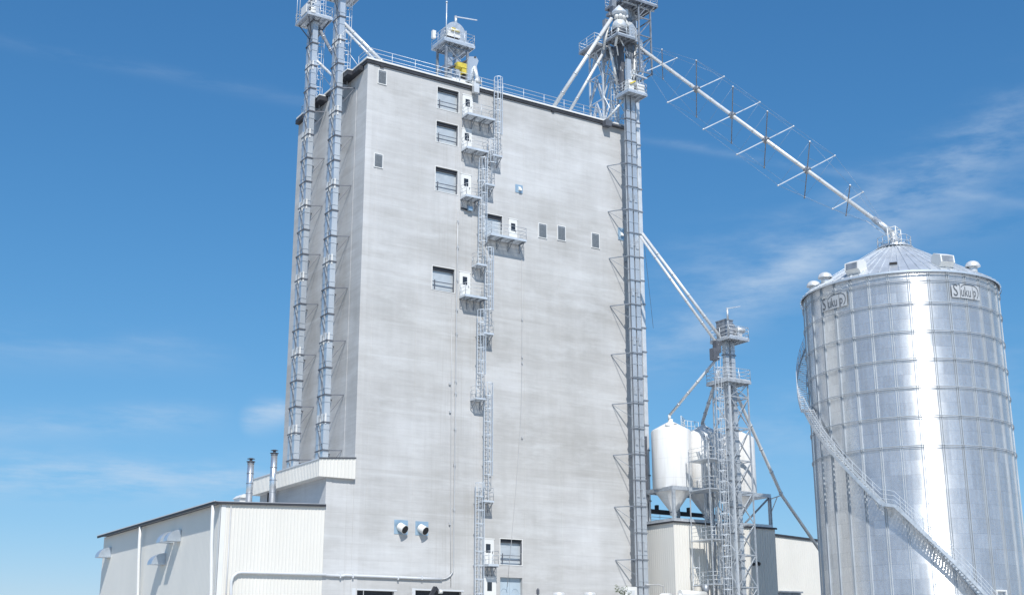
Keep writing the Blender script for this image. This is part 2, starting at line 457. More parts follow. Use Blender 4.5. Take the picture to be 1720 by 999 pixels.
for i in range(len(xs)-1):
    for j in range(len(zs)-1):
        cx_, cz_ = (xs[i]+xs[i+1])/2, (zs[j]+zs[j+1])/2
        if any(o[0] < cx_ < o[1] and o[2] < cz_ < o[3] for o in openings): continue
        w.add([(xs[i], 0, zs[j]), (xs[i+1], 0, zs[j]), (xs[i+1], 0, zs[j+1]), (xs[i], 0, zs[j+1])], [(0, 1, 2, 3)])
for x0, x1, z0, z1 in openings:
    for a, b in (((x0, z0), (x0, z1)), ((x0, z1), (x1, z1)), ((x1, z1), (x1, z0)), ((x1, z0), (x0, z0))):
        w.add([(a[0], 0, a[1]), (b[0], 0, b[1]), (b[0], DEPTH, b[1]), (a[0], DEPTH, a[1])], [(0, 1, 2, 3)])
w.add([(0, 0, 0), (0, TD, 0), (0, TD, TH), (0, 0, TH)], [(0, 1, 2, 3)])
w.add([(TW, 0, 0), (TW, TD, 0), (TW, TD, TH), (TW, 0, TH)], [(0, 1, 2, 3)])
w.add([(0, TD, 0), (TW, TD, 0), (TW, TD, TH), (0, TD, TH)], [(0, 1, 2, 3)])
w.add([(0, 0, TH), (TW, 0, TH), (TW, TD, TH), (0, TD, TH)], [(0, 1, 2, 3)])
w.build('concrete_wall', 'concrete', tower)
# raised slip-form seams and a chamfered corner strip
m = MB()
for px in (625.5, 700.0, 880.5, 940.0):
    x = FY(px, 500, 0).x; m.bx(x-.025, x+.025, -.018, .01, 0, TH-.02)
m.bx(-.02, .55, -.035, -.004, 0, TH-.02)
for Y in (2.2, 7.1, 12.6): m.bx(-.03, -.003, Y-.05, Y+.05, 17.5, TH-.02)
m.bx(-.05, -.004, TD-1.1, TD, 0, TH-.02)
m.build('corner_strip', 'concrete2', tower)
# roof edge
m = MB()
m.bx(-.16, TW+.16, -.16, TD+.16, TH+.004, TH+.30)
for x0, x1 in ((1.15, 1.5), (13.0, 13.3), (19.6, 19.9)): m.bx(x0, x1, -.155, -.01, TH-.13, TH)
for y0, y1, d in ((.8, 2.2, .5), (2.2, 4.4, .95), (6.2, 7.6, .4), (8.6, 11.2, .85), (13.6, 15.3, .45)):
    m.bx(-d, -.005, y0, y1, TH-.42, TH+.0)
m.build('roof_edge', 'dark', tower)
m = MB(); m.bx(-.24, TW+.24, -.24, TD+.24, TH+.304, TH+.46)
for y0, y1, d in ((2.2, 4.4, 1.0), (8.6, 11.2, .9)): m.bx(-d, -.243, y0, y1, TH+.02, TH+.12)
m.build('roof_cap', 'white', tower)
RZ = TH+.46
m = MB(); rails(m, [(.1, .12), (TW-.2, .12)], RZ, 1.12, 3, 2.35); rails(m, [(0.1, .12), (.1, 2.2)], RZ, 1.12, 3, 1.6)
rails(m, [(.1, TD-.3), (.1, 11.4)], RZ, 1.12, 3, 1.9); rails(m, [(.1, 8.4), (.1, 4.6)], RZ, 1.12, 3, 1.9)
rails(m, [(.1, TD-.2), (TW-.2, TD-.2)], RZ, 1.12, 3, 2.4)
m.build('roof_railing', 'galv_light', tower)
SL = ['louvered roller door in the top floor recess', 'louvered roller door, second from the roof', 'louvered roller door, third from the roof',
      'blue-grey roller door beside the wide landing', 'louvered roller door left of the lowest upper landing', 'louvered roller door above the blue double door']
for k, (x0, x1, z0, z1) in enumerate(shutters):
    m = MB()
    m.bx(x0+.004, x1-.004, DEPTH-.02, DEPTH+.06, z0+.004, z1-.004)
    n = int((z1-z0)/.11)
    for i in range(n):
        z = z0+.02+(z1-z0-.04)*i/n
        m.prism([(DEPTH-.032, z), (DEPTH-.032, z+.06), (DEPTH-.022, z+.085), (DEPTH-.022, z)], 'x', x0+.05, x1-.05)
    o = m.build('roller_door', 'shutter', tower, SL[k])
    m = MB(); m.bx(x0+.006, x1-.006, DEPTH-.22, DEPTH-.034, z1-.27, z1-.006); m.build('header_shade', 'dark', o)  # dark box standing in for the deep shade under the header
    m = MB(); m.bx(x1-.09, x1-.006, .04, DEPTH-.27, z0+1.05, z1-.28); m.build('dark_jamb', 'steel_dark', o)  # dark strip along the upper right jamb of the recess
    m = MB(); f = .06
    m.bx(x0-f, x0-.003, -.03, .02, z0-f, z1+f); m.bx(x1+.003, x1+f, -.03, .02, z0-f, z1+f)
    m.bx(x0-.003, x1+.003, -.03, .02, z1+.003, z1+f); m.bx(x0-.003, x1+.003, -.03, .02, z0-f, z0-.003)
    m.build('frame', 'white', o)
    if k != 3:
        m = MB()
        for hz in (.28, .68): m.beam((x0+.02, .10, z0+hz+.1), (x1-.02, .10, z0+hz+.1), .055)
        m.beam((x0+.30, .10, z0+.01), (x0+.30, .10, z0+.95), .06)
        m.beam((x1-.06, .10, z0+.01), (x1-.06, .10, z0+.95), .06)
        m.build('guard_rail', 'steel_dark', o)
x0, x1, z0, z1 = big_door
MT['pale_blue'] = simple('pale_blue_paint', (.46, .55, .62), .1, .45, .08, 1.2)
m = MB(); m.bx(x0+.004, (x0+x1)/2-.01, DEPTH-.05, DEPTH+.02, z0+.004, z1-.004); m.bx((x0+x1)/2+.01, x1-.004, DEPTH-.05, DEPTH+.02, z0+.004, z1-.004)
for s_ in (-1, 1):
    cxm = (x0+x1)/2+s_*(x1-x0)/4
    for a in range(8): m.beam((cxm+.42*cos(pi*a/8), DEPTH-.06, z1-1.5+.6*sin(pi*a/8)), (cxm+.42*cos(pi*(a+1)/8), DEPTH-.06, z1-1.5+.6*sin(pi*(a+1)/8)), .04)
m.build('double_door', 'pale_blue', tower, 'pale blue steel double door')
for x0, x1, z0, z1 in bays:
    m = MB(); m.bx(x0+.004, x1-.004, DEPTH+.0, DEPTH+.05, z0+.004, z1-.004)
    for i in range(18):
        z = z0+.1+(z1-z0-.2)*i/18; m.bx(x0+.05, x1-.05, DEPTH-.03, DEPTH-.002, z, z+.06)
    o = m.build('bay_door', 'dark', tower, 'dark truck bay door')
    m = MB(); m.bx(x0-.3, x0-.003, -.04, .02, 0, z1+.15); m.bx(x0-.003, x1+.25, -.03, .02, z1+.003, z1+.13)
    m.build('frame', 'sign_white', o)
def door(px0, pyt, px1, zb, label):
    a, b = FY(px0, pyt, 0), FY(px1, pyt, 0); zt = a.z; x0, x1 = a.x, b.x
    m = MB(); m.bx(x0, x1, -.05, .01, zb, zt); m.bx(x0-.06, x1+.06, -.075, -.052, zt-.02, zt+.06)
    m.bx(x0+.06, x1-.06, -.066, -.052, zb+.05, zt-.06)
    o = m.build('door', 'white', tower, label)
    m = MB(); cxm = x0+(x1-x0)*.48; m.bx(cxm-.22, cxm+.24, -.078, -.068, zt-1.15, zt-.42); m.build('door_window', 'glass', o)
    m = MB(); m.beam((x1-.18, -.09, zb+.95), (x1-.18, -.09, zb+1.12), .05, .06); m.build('handle', 'steel_dark', o)
DZ = [50.26, 46.95, 42.30, 39.05, 32.98, 9.80]
door(776.9, 158.5, 793.5, DZ[0], 'white steel door on the topmost landing')
door(775.8, 215.5, 792, DZ[1], 'white steel door on the second landing')
door(774.3, 291.6, 791, DZ[2], 'white steel door on the third landing')
door(854.5, 367.0, 868.3, DZ[3], 'white steel door on the wide landing')
door(771.8, 456.0, 789.5, DZ[4], 'white steel door on the lowest upper landing')
door(809.8, 904.0, 829.3, DZ[5], 'white steel door above the ground-floor door')
door(811.0, 968.0, 833.0, 4.9, 'white ground-floor steel door')
def wvent(tl, br, label, mat='louver'):
    a, b = FY(*tl, 0), FY(*br, 0); x0, x1, z1, z0 = a.x, b.x, a.z, b.z+.05*(b.x-a.x)
    z0 = min(z0, z1-.5)
    m = MB(); m.bx(x0, x1, -.05, .01, z0, z1)
    if mat == 'louver':
        n = 12
        for i in range(n):
            z = z0+.06+(z1-z0-.12)*i/n; m.prism([(-.052, z+.07), (-.09, z), (-.052, z)], 'x', x0+.05, x1-.05)
    o = m.build('wall_louver' if mat == 'louver' else 'cover_plate', mat, tower, label)
    if mat == 'louver':
        m = MB()
        for q in ((x0-.07, x0-.003, z0-.07, z1+.07), (x1+.003, x1+.07, z0-.07, z1+.07)): m.bx(q[0], q[1], -.07, .01, q[2], q[3])
        m.bx(x0-.003, x1+.003, -.07, .01, z1+.003, z1+.07); m.bx(x0-.003, x1+.003, -.07, .01, z0-.07, z0-.003)
        m.build('frame', 'white', o)
    return o, (x0, x1, z0, z1)
wvent((635.7, 118), (647.8, 143.5), 'narrow louver near the top left corner')
wvent((629.3, 258.3), (641.5, 283), 'narrow louver under the corner louver')
wvent((904.8, 375.5), (917.4, 401), 'leftmost louver of the row of three')
wvent((936.5, 379.3), (949, 405.5), 'middle louver of the row of three')
wvent((993.5, 391.5), (1006, 418), 'rightmost louver of the row of three')
for tl, br, lb in (((865.4, 309.5), (877.6, 326), 'small blue cover plate with a spout'), ((1037.6, 382), (1047.8, 405), 'blue cover plate near the right corner')):
    o, (x0, x1, z0, z1) = wvent(tl, br, lb, 'plate')
    m = MB(); cxm = (x0+x1)/2+.05; zc = z0+.45*(z1-z0)
    m.prism([(-.055, zc+.25), (-.30, zc-.16), (-.055, zc-.16)], 'x', cxm-.14, cxm+.14); m.build('spout_hood', 'white', o)
for k, (tl, br, c) in enumerate((((662.3, 872), (684.6, 897.3), (671, 883.5)), ((697.8, 874.5), (719, 899.2), (705.5, 885.8)))):
    a, b = FY(*tl, 0), FY(*br, 0)
    m = MB(); m.bx(a.x, b.x, -.03, .01, b.z, a.z)
    o = m.build('exhaust_plate', 'plate', tower, 'blue plate of the %s round exhaust' % ('left' if k == 0 else 'right'))
    p = FY(*c, 0); q = p+V(.22, -.58, -.30); d = (q-p).normalized()
    m = MB(); m.tube(p+V(0, -.032, 0), q, .34, 20, caps=False); m.tube(q, q-d*.03, .37, 20)
    m.build('exhaust_pipe', 'white', o)
    m = MB(); m.tube(q+d*.001, q+d*.02, .325, 20); m.build('exhaust_screen', 'black', o)
# small blue fitting and its bar under the third landing
m = MB(); p = FY(774, 349, -.1); m.beam(p, p+V(1.1, 0, -.1), .1, .12)
o = m.build('support_arm', 'dark', tower)
m = MB(); q = p+V(.85, -.15, .05); m.bx(q.x-.2, q.x+.22, q.y-.15, q.y+.1, q.z-.22, q.z+.15); m.build('motor', 'plate', o)

# ------------------------------------------------------------------ service landings on the front wall
def landing(label, x0, x1, z, dep=1.1, braces=3, group='steel landings on the front wall', side='l'):
    t = thing('service_landing', label, 'landing', ((x0+x1)/2, 0, z), group)
    m = MB(); deck(m, x0, x1, -dep, -.02, z, .2, .5); m.build('deck', 'galv_light', t)
    m = MB(); rails(m, [(x0+.04, -.06), (x0+.04, -dep+.03), (x1-.04, -dep+.03), (x1-.04, -.06)], z, 1.07, 3, 1.5, .024); m.build('railing', 'galv', t)
    for i in range(braces):
        x = x0+.08+(x1-x0-.16)*i/(braces-1)
        m = MB(); m.beam((x, -.04, z-.205), (x, -dep+.04, z-.205), .09, .1); m.beam((x, -.06, z-.25-.75), (x, -dep+.35, z-.26), .045)
        m.beam((x, -.05, z-1.05), (x, -.05, z-.26), .06); m.build('brace', 'galv_dark', t)
    return t
A_ = lambda px, py, Y=0: FY(px, py, Y).x
landing('topmost steel landing just below the roof edge', A_(775.3, 195.3), A_(832, 201.7, -1.1), DZ[0], 1.15, 4)
landing('steel landing, second below the roof', A_(774.3, 251), A_(821, 256, -1.1), DZ[1], 1.1, 3)
landing('short steel landing, third below the roof', A_(772.7, 331), A_(808.7, 331, -1.1), DZ[2], 1.1, 3)
landing('wide steel landing below the white door right of the ladders', A_(813.5, 396), A_(883.8, 405, -1.1), DZ[3], 1.2, 4)
landing('steel landing halfway up the wall, left of the ladders', A_(771, 498), A_(818, 499, -1.1), DZ[4], 1.1, 4)
landing('lowest steel landing beside the ground-floor roller doors', A_(809.6, 947.8), A_(838, 947, -1.1), DZ[5], 1.1, 3)

def small_landing(label, pxc, py, side):
    p = FY(pxc, py, -.9); x = p.x; z = p.z
    t = thing('ladder_landing', label, 'landing', (x, 0, z), 'small ladder rest landings')
    m = MB(); deck(m, x-.5, x+.5, -1.05, -.02, z, .16, .4); m.build('deck', 'galv_light', t)
    m = MB(); rails(m, [(x-.46, -.06), (x-.46, -1.0), (x+.46, -1.0), (x+.46, -.06)], z, 1.07, 3, 1.0, .022); m.build('railing', 'galv', t)
    for s_ in (-.44, .44):
        m = MB(); m.beam((x+s_, -.04, z-.9), (x+s_, -.95, z-.17), .06); m.beam((x+s_, -.05, z-.9), (x+s_, -.05, z-.17), .05); m.build('brace', 'galv_dark', t)
    return x, z
SLN = [(835, 261, 'small ladder landing, highest, right of the second door'), (822.5, 309.5, 'small ladder landing, second highest'),
       (808.5, 443.5, 'small ladder landing left of and below the wide landing'), (820, 559, 'small ladder landing below the halfway landing'),
       (806.5, 668, 'small ladder landing at mid height on the bare wall'), (820, 840, 'lowest small ladder landing')]
sl = [small_landing(lb, px, py, 0) for px, py, lb in SLN]
def cl(label, px, py, ztop, zbot):
    x = FY(px, py, -.35).x
    t = thing('caged_ladder', label, 'ladder', (x, 0, zbot), 'caged ladders down the front wall')
    ladder(t, x, -.28, zbot, ztop, (0, -1), 2.2, standoff=.26)
    return x
cl('topmost caged ladder, rising above the roof edge', 834, 190, RZ+1.1, sl[0][1])
cl('caged ladder from the second landing down', 823, 280, 48.0, sl[1][1])
cl('long caged ladder passing the wide landing', 808, 370, 46.0, sl[2][1])
cl('caged ladder beside the halfway landing', 818.5, 500, sl[2][1]+1.1, sl[3][1])
cl('caged ladder on bare wall, above the mid landing', 805.5, 600, sl[3][1]+1.3, sl[4][1])
cl('long caged ladder on the bare lower wall', 817, 760, sl[4][1]+1.1, sl[5][1])
cl('bottom caged ladder, down to the yard', 802.5, 900, sl[5][1]+1.2, 4.0)

# ------------------------------------------------------------------ conduits and cables on the front wall
def onwall(pts, Y): return [FY(x, y, Y) for x, y in pts]
m = MB(); m.path(onwall([(769.3, 352), (768.3, 420), (767, 500), (765.5, 640), (764, 760), (762.4, 880), (762, 950), (760.5, 960), (756, 966.5), (750, 970.5), (742, 972)], -.1), .055, 8)
for py in (372, 415, 470, 520, 560, 640, 660, 720, 780, 855): 
    p = FY(769.6-(py-352)*.0135, py, -.1); m.bx(p.x-.09, p.x+.09, -.16, -.0, p.z-.09, p.z+.09)
tag(m.build('conduit_riser', 'conduit'), 'long grey conduit riser left of the caged ladders, bending at its foot', 'conduit')
m = MB()
m.path(onwall([(742, 972), (700, 970.4), (640, 967.8), (590, 966)], -.12)+[V(-.6, -.16, FY(590, 966, -.12).z+.01)]+onwall([(575, 966.5), (548, 965.5)], -.14)+onwall([(547, 964.5), (470, 962.3), (405, 960.6), (398, 962), (391.5, 967.5), (388.5, 976), (388, 990), (388, 1060)], -.22), .11, 10)
for px in (668, 708, 592, 571): p = FY(px, 969.5 if px > 600 else 966.5, -.12); m.bx(p.x-.05, p.x+.05, -.26, -.002, p.z-.16, p.z+.16)
tag(m.build('horizontal_pipe', 'sign_white'), 'white pipe running low along the tower wall and the white siding', 'pipe')
m = MB(); m.path(onwall([(759, 500), (758, 640), (757.2, 760), (756.8, 880), (757.4, 985)], -.05), .028, 6)
for px, py in ((755.5, 645), (756, 692), (755.5, 880)): p = FY(px, py, -.08); m.bx(p.x-.08, p.x+.08, -.13, -.0, p.z-.06, p.z+.12)
tag(m.build('cable', 'conduit'), 'thin vertical cable just left of the conduit riser', 'cable')
m = MB(); m.path(onwall([(876.5, 435), (877, 537), (876.3, 640), (875, 700), (871, 760), (866, 830), (858, 920), (852, 985)], -.06), .022, 6)
for py in (537, 600, 610, 735): p = FY(877, py, -.08); m.bx(p.x-.06, p.x+.06, -.12, -.0, p.z-.05, p.z+.12)
tag(m.build('cable', 'conduit'), 'loose thin cable hanging below the wide landing', 'cable')

# ------------------------------------------------------------------ concrete annex with white band
an = thing('concrete_annex', 'low concrete annex topped by a white ribbed metal band, left of the tower', 'building', (-1.3, 0, 0))
m = MB(); m.bx(-2.46, -.01, 0, 14.3, 0, 16.4); m.build('concrete_wall', 'concrete2', an)
m = MB(); m.bx(-.62, -.52, -.03, -.003, 0, 16.2); m.bx(-2.48, -1.95, -.035, -.003, 0, 16.2); m.build('corner_strip', 'concrete2', an)
m = MB()
ribwall(m, (-3.24, -.32), (-.05, -.32), 16.1, 17.47, 17.72, (0, -1)); ribwall(m, (-3.24, 14.4), (-3.24, -.32), 16.1, 17.47, 17.47, (-1, 0))
m.add([(-3.24, -.32, 16.1), (-.05, -.32, 16.1), (-.05, -.0, 16.1), (-2.46, 0, 16.1), (-2.46, 14.4, 16.1), (-3.24, 14.4, 16.1)], [(0, 1, 2, 3, 4, 5)])
m.add([(-3.24, 14.4, 16.1), (-.05, 14.4, 16.1), (-.05, 14.4, 17.4), (-3.24, 14.4, 17.4)], [(0, 1, 2, 3)])
m.build('metal_band', 'panel', an)
m = MB(); m.add([(-3.3, -.38, 17.46), (-.05, -.38, 17.72), (-.05, 14.45, 17.72), (-3.3, 14.45, 17.46), (-3.3, -.38, 17.56), (-.05, -.38, 17.82), (-.05, 14.45, 17.82), (-3.3, 14.45, 17.56)],
      [(0, 1, 2, 3), (4, 5, 6, 7), (0, 1, 5, 4), (3, 2, 6, 7), (0, 3, 7, 4), (1, 2, 6, 5)]); m.build('roof', 'sign_white', an)
m = MB(); m.bx(-3.33, -.06, -.40, -.385, 17.50, 17.60)
m.v = [(x, y, z+(x+3.24)*.08) for x, y, z in m.v]; m.build('drip_edge', 'dark', an)
m = MB(); m.tube((-2.75, 10.2, 13.7), (-2.75, 10.2, 18.2), .09, 8); m.tube((-2.75, 11.6, 13.7), (-2.75, 11.6, 17.4), .09, 8)
m.build('vent_pipe', 'black', an)

# ------------------------------------------------------------------ left metal building
LB = -11.04; LE = 32.7
lb_ = thing('metal_building', 'long cream ribbed metal building with grey wall hoods, at the far left', 'building', (-7, 16, 0))
m = MB()
ribwall(m, (LB, 0), (-2.47, 0), 0, 13.50, 13.82, (0, -1), .29, .03)
m.build('front_wall', 'panel', lb_)
m = MB(); ribwall(m, (LB, LE), (LB, 0), 0, 13.45, 13.45, (-1, 0), .305, .012)
m.add([(LB, LE, 0), (-2.47, LE, 0), (-2.47, LE, 13.8), (LB, LE, 13.45)], [(0, 1, 2, 3)])
m.build('side_wall', 'panel_side', lb_)
m = MB()
for z, t_ in ((0, .1),):
    a = [(LB-.52, 13.52), (-2.47, 13.86), (-2.47, 13.98), (LB-.52, 13.62)]
    m.prism(a, 'y', -.16, LE+.2)
m.build('roof', 'roof', lb_)
m = MB(); m.bx(LB-.62, LB-.523, -.2, LE+.25, 13.40, 13.60); m.prism([(LB-.5, 13.40), (-2.48, 13.74), (-2.48, 13.92), (LB-.5, 13.56)], 'y', -.22, -.163)
m.build('eave_trim', 'dark', lb_)
m = MB(); m.bx(LB-.66, LB-.625, -.2, LE+.25, 13.58, 13.66); m.bx(LB-.62, LB-.40, -.2, LE+.25, 13.605, 13.63); m.build('gutter', 'sign_white', lb_)
for Y, xo in ((.05, -.55), (18.9, -.5)):
    m = MB(); x = LB+xo+.02; m.path([(x, Y+.3, 13.32), (x, Y+.3, 12.2), (x+.05, Y+.3, 10.5), (x+.25, Y+.3, 7.0), (x+.3, Y+.3, 0)], .14, 8); m.build('downspout', 'white', lb_)
m = MB(); m.bx(LB-.045, LB+.35, -.05, -.032, 0, 13.4); m.bx(LB-.05, LB-.016, -.05, .35, 0, 13.4); m.build('corner_trim', 'white', lb_)
m = MB(); p = FY(388, 846, -.08); m.tube((p.x, -.12, 0), (p.x, -.12, 13.3), .05, 6); m.build('conduit', 'conduit', lb_)
def whood(y0, y1, z, label, h=.95, d=1.15):
    """quarter-round sheet metal wind hood, open at the bottom, on the wall x = LB"""
    m = MB(); n = 8; arc = [(-d*sin(pi/2*i/n), h*cos(pi/2*i/n)) for i in range(n+1)]
    vs = [(LB-.02+u, y, z+v) for y in (y0, y1) for u, v in arc]
    m.add(vs, [(i, i+1, n+2+i, n+1+i) for i in range(n)], True)
    for y in (y0, y1):
        m.add([(LB-.02, y, z), *[(LB-.02+u, y, z+v) for u, v in arc]], [tuple(range(n+2))])
    m.add([(LB-.02, y0, z), (LB-.02, y1, z), (LB-.02-d, y1, z), (LB-.02-d, y0, z)], [(0, 1, 2, 3)])
    m.build('wall_hood', 'hood', lb_, label)
zf = lambda a, b: LX(160+a/6.285, 840+b/6.285, LB)
p = zf(905, 430); whood(p.y, p.y+1.0, p.z, 'nearer of the upper pair of hoods')
whood(p.y+1.9, p.y+2.9, p.z+.02, 'farther of the upper pair of hoods')
p = zf(740, 675); whood(p.y, p.y+1.25, p.z, 'lower hood under the pair')
p = zf(165, 600); whood(p.y, p.y+1.3, p.z, 'hood at the far end of the wall')
ux0, ux1, uz = FY(396, 838, 12).x, FY(414, 838, 12).x, FY(404, 831, 12).z
m = MB(); m.bx(ux0+.1, ux1-.1, 11.3, 12.7, 13.6, uz-.3); m.prism([(ux0, uz-.3), (ux1, uz-.3), (ux1-.25, uz), (ux0+.35, uz)], 'y', 11.1, 12.9)
m.build('rooftop_unit', 'white', lb_)
for px, pt, lab in ((418, 768, 'shorter stainless exhaust stack on the metal roof, left'), (457, 754, 'taller stainless exhaust stack on the metal roof')):
    p = FY(px, 838, 6); q = FY(px, pt, 6)
    t = thing('exhaust_stack', lab, 'chimney', (p.x, 6, 13.6))
    m = MB(); m.tube((p.x, 6, 13.7), (p.x, 6, q.z-.35), .27, 20); m.build('stack_pipe', 'stainless', t)
    m = MB()
    for i in range(5):
        z = 14.3+(q.z-.5-14.3)*i/4; m.tube((p.x, 6, z), (p.x, 6, z+.05), .30, 20)
    m.build('clamp_ring', 'galv_dark', t)
    m = MB(); m.tube((p.x, 6, q.z-.35), (p.x, 6, q.z-.30), .36, 20); m.tube((p.x, 6, q.z-.30), (p.x, 6, q.z-.08), .12, 12); m.tube((p.x, 6, q.z-.1), (p.x, 6, q.z-.02), .34, 20, .12)
    m.build('rain_cap', 'steel_dark', t)

# ------------------------------------------------------------------ bucket elevators
def leg(name, label, boxes, z0, z1, near, wall_dir, bracket_len, collars=2.35, cm='casing', brackets=True, hatch=True, bm_='steel_dark', lace=None, zb1=None):
    t = thing(name, label, 'bucket elevator', (near[0], near[1], z0))
    for (x0, x1, y0, y1) in boxes:
        m = MB(); m.bx(x0, x1, y0, y1, z0, z1)
        z = z0+.6; k = 0
        while z < z1:
            m.bx(x0-.035, x1+.035, y0-.035, y1+.035, z, z+.05); z += 1.17
        o = m.build('casing', cm, t)
        if hatch:
            z = z0+3.4
            while z < z1-2:
                m = MB(); m.bx(x0-.05, x0-.037, y0+.06, y1-.06, z, z+.9); m.build('inspection_hatch', 'white', o)
                m = MB(); m.bx(x0+.08, x0+.2, y0-.05, y0-.037, z, z+.9); m.build('inspection_hatch', 'white', o)
                z += 7.0
    X0 = min(b[0] for b in boxes)-.06; X1 = max(b[1] for b in boxes)+.06; Y0 = min(b[2] for b in boxes)-.06; Y1 = max(b[3] for b in boxes)+.06
    z = z0+1.2
    while z < z1:
        m = MB()
        for a, b in (((X0, Y0), (X1, Y0)), ((X1, Y0), (X1, Y1)), ((X1, Y1), (X0, Y1)), ((X0, Y1), (X0, Y0))):
            m.beam((*a, z), (*b, z), .05, .10)
        m.build('collar_frame', bm_, t)
        z += collars
    if lace:
        m = MB(); z = z0+1.2; x, ya, yb, xa, xb = lace
        while z+collars < z1:
            if ya is not None: m.beam((x, ya, z), (x, yb, z+collars), .05)
            z += collars
        m.build('lacing', bm_, t)
    if brackets:
        z = z0+1.2; k = 0
        while z < (zb1 or z1):
            if k % 2 == 0:
                for s_ in brackets:
                    a, b = V(s_[0]), V(s_[1]); m = MB()
                    m.beam(a+V(0, 0, z), b+V(0, 0, z), .06, .08); m.beam(b+V(0, 0, z), a+V(0, 0, z-1.45), .04)
                    m.build('wall_bracket', bm_, t)
            z += collars; k += 1
    return t
for yA, lab, zt in ((9.35, 'farther twin-cased bucket elevator on the left side of the tower', 68.0), (3.15, 'nearer twin-cased bucket elevator on the left side of the tower', 66.0)):
    bxs = [(-1.5, -.98, yA, yA+.50), (-1.5, -.98, yA+.95, yA+1.42)]
    t = leg('bucket_elevator', lab, bxs, 17.62, zt, (-1.24, yA+.7), None, 0,
            brackets=[((-.95, yA-.06, 0), (-.02, yA-.55, 0)), ((-.95, yA+1.45, 0), (-.02, yA+1.9, 0))], lace=(-1.52, yA-.02, yA+1.44, 0, 0), zb1=52)
    t['group'] = 'bucket elevators on the left side of the tower'
    ladder(t, -.70, yA+.9, 52.0, zt, (1, 0), .3, .22)

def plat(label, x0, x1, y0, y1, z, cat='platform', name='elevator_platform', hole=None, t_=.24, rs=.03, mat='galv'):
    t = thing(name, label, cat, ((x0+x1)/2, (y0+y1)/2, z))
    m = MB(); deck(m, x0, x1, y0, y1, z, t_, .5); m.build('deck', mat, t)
    m = MB(); rails(m, [(x0+.05, y0+.05), (x1-.05, y0+.05), (x1-.05, y1-.05), (x0+.05, y1-.05), (x0+.05, y0+.05)], z, 1.07, 3, 1.2, rs, .12); m.build('railing', 'galv_light', t)
    return t
pa = plat('high railed platform round the farther left elevator', -2.5, .15, 8.5, 11.5, 61.4)
m = MB(); m.bx(-2.55, -2.46, 8.7, 10.0, 61.45, 62.3); m.build('side_panel', 'white', pa)
m = MB(); m.bx(-2.2, -1.7, 8.45, 8.9, 61.42, 61.95); m.tube((-2.2, 8.6, 61.8), (-1.7, 8.6, 61.8), .2, 12); m.build('motor', 'white', pa)
m = MB()
for (x, y) in ((-2.2, 8.9), (-2.2, 11.2), (-.1, 8.9), (-.1, 11.2)): m.beam((x, y, 61.15), (-1.2, 10.0, 59.0), .1)
m.build('knee_brace', 'steel_dark', pa)
m = MB()
for y in (10.6, 11.3): m.tube((-2.45, y, 61.4), (-2.45, y, 66), .035, 6)
m.build('mast', 'galv_light', pa)
pb = plat('railed platform at the top of the nearer left elevator', -2.1, .5, 2.4, 5.2, 61.35)
def spout(label, a, b, r, mat='spout', bands=4, rb=1.25, name='grain_spout', group=None, elbow=True):
    a, b = V(a), V(b); t = thing(name, label, 'spout', tuple(b), group)
    m = MB(); m.tube(a, b, r, 14); m.build('pipe', mat, t)
    d = (b-a)
    for i in range(1, bands+1):
        m = MB(); c = a+d*(i/(bands+1)); u = d.normalized()*.05; m.tube(c-u, c+u, r*rb, 14); m.build('flange', 'galv', t)
    return t
spout('upper pale spout from the nearer left elevator down to the roof', (-.95, 3.3, 58.2), (2.75, 1.0, RZ-.1), .17)
spout('lower pale spout just beneath its twin, left end of the roof', (-.95, 3.0, 57.4), (1.95, 1.0, RZ-.1), .12)
spout('short white spout from the farther left elevator', (-1.0, 9.6, 57.2), (.9, 6.6, RZ-.1), .13)
spout('dark weathered spout falling from the high left platform', (-.95, 9.8, 61.0), (1.4, 6.4, RZ-.1), .17, 'galv_dark')
for (p, q, lab) in (((-.7, 4.6, 57.0), (.6, 2.6, RZ), 'thin stay by the nearer left elevator'), ((-.7, 10.9, 57.5), (.6, 8.2, RZ), 'thin stay by the farther left elevator')):
    m = MB(); m.tube(p, q, .035, 6); tag(m.build('stay_rod', 'galv_light'), lab, 'stay')

# ------------------------------------------------------------------ rooftop head house in the middle
t = thing('rooftop_head_house', 'small elevator head with railed deck on posts, middle of the roof', 'elevator head', (10.2, 2.7, RZ))
X0, X1, Y0, Y1, HZ = 8.5, 11.9, 1.5, 4.05, 58.62
m = MB(); deck(m, X0, X1, Y0, Y1, HZ, .28, .5); m.build('deck', 'galv', t)
m = MB(); rails(m, [(X0+.05, Y1), (X0+.05, Y0+.05), (X1-.05, Y0+.05), (X1-.05, Y1)], HZ, 1.07, 3, 1.1, .028, .15); m.build('railing', 'galv_light', t)
for (x, y) in ((8.95, 1.9), (11.3, 1.9), (8.95, 3.6), (11.3, 3.6)):
    m = MB(); m.beam((x, y, RZ-.3), (x, y, HZ-.28), .2); m.build('post', 'galv_dark', t)
m = MB()
for z in (RZ+.9, RZ+2.5, HZ-.55):
    m = MB(); m.beam((8.95, 1.9, z), (11.3, 1.9, z), .1); m.beam((8.95, 3.6, z), (11.3, 3.6, z), .1); m.beam((8.95, 1.9, z), (8.95, 3.6, z), .1); m.beam((11.3, 1.9, z), (11.3, 3.6, z), .1); m.build('girt', 'galv_dark', t)
m = MB(); m.beam((8.95, 1.9, RZ+2.5), (11.3, 1.9, HZ-.5), .07); m.build('diagonal_brace', 'galv_dark', t)
m = MB(); m.beam((11.3, 1.9, RZ+2.5), (8.95, 1.9, HZ-.5), .07); m.build('diagonal_brace', 'galv_dark', t)
m = MB()
for x in (9.45, 10.35): m.bx(x, x+.5, 2.4, 2.95, RZ-.3, HZ-.29)
m.build('casing', 'casing', t)
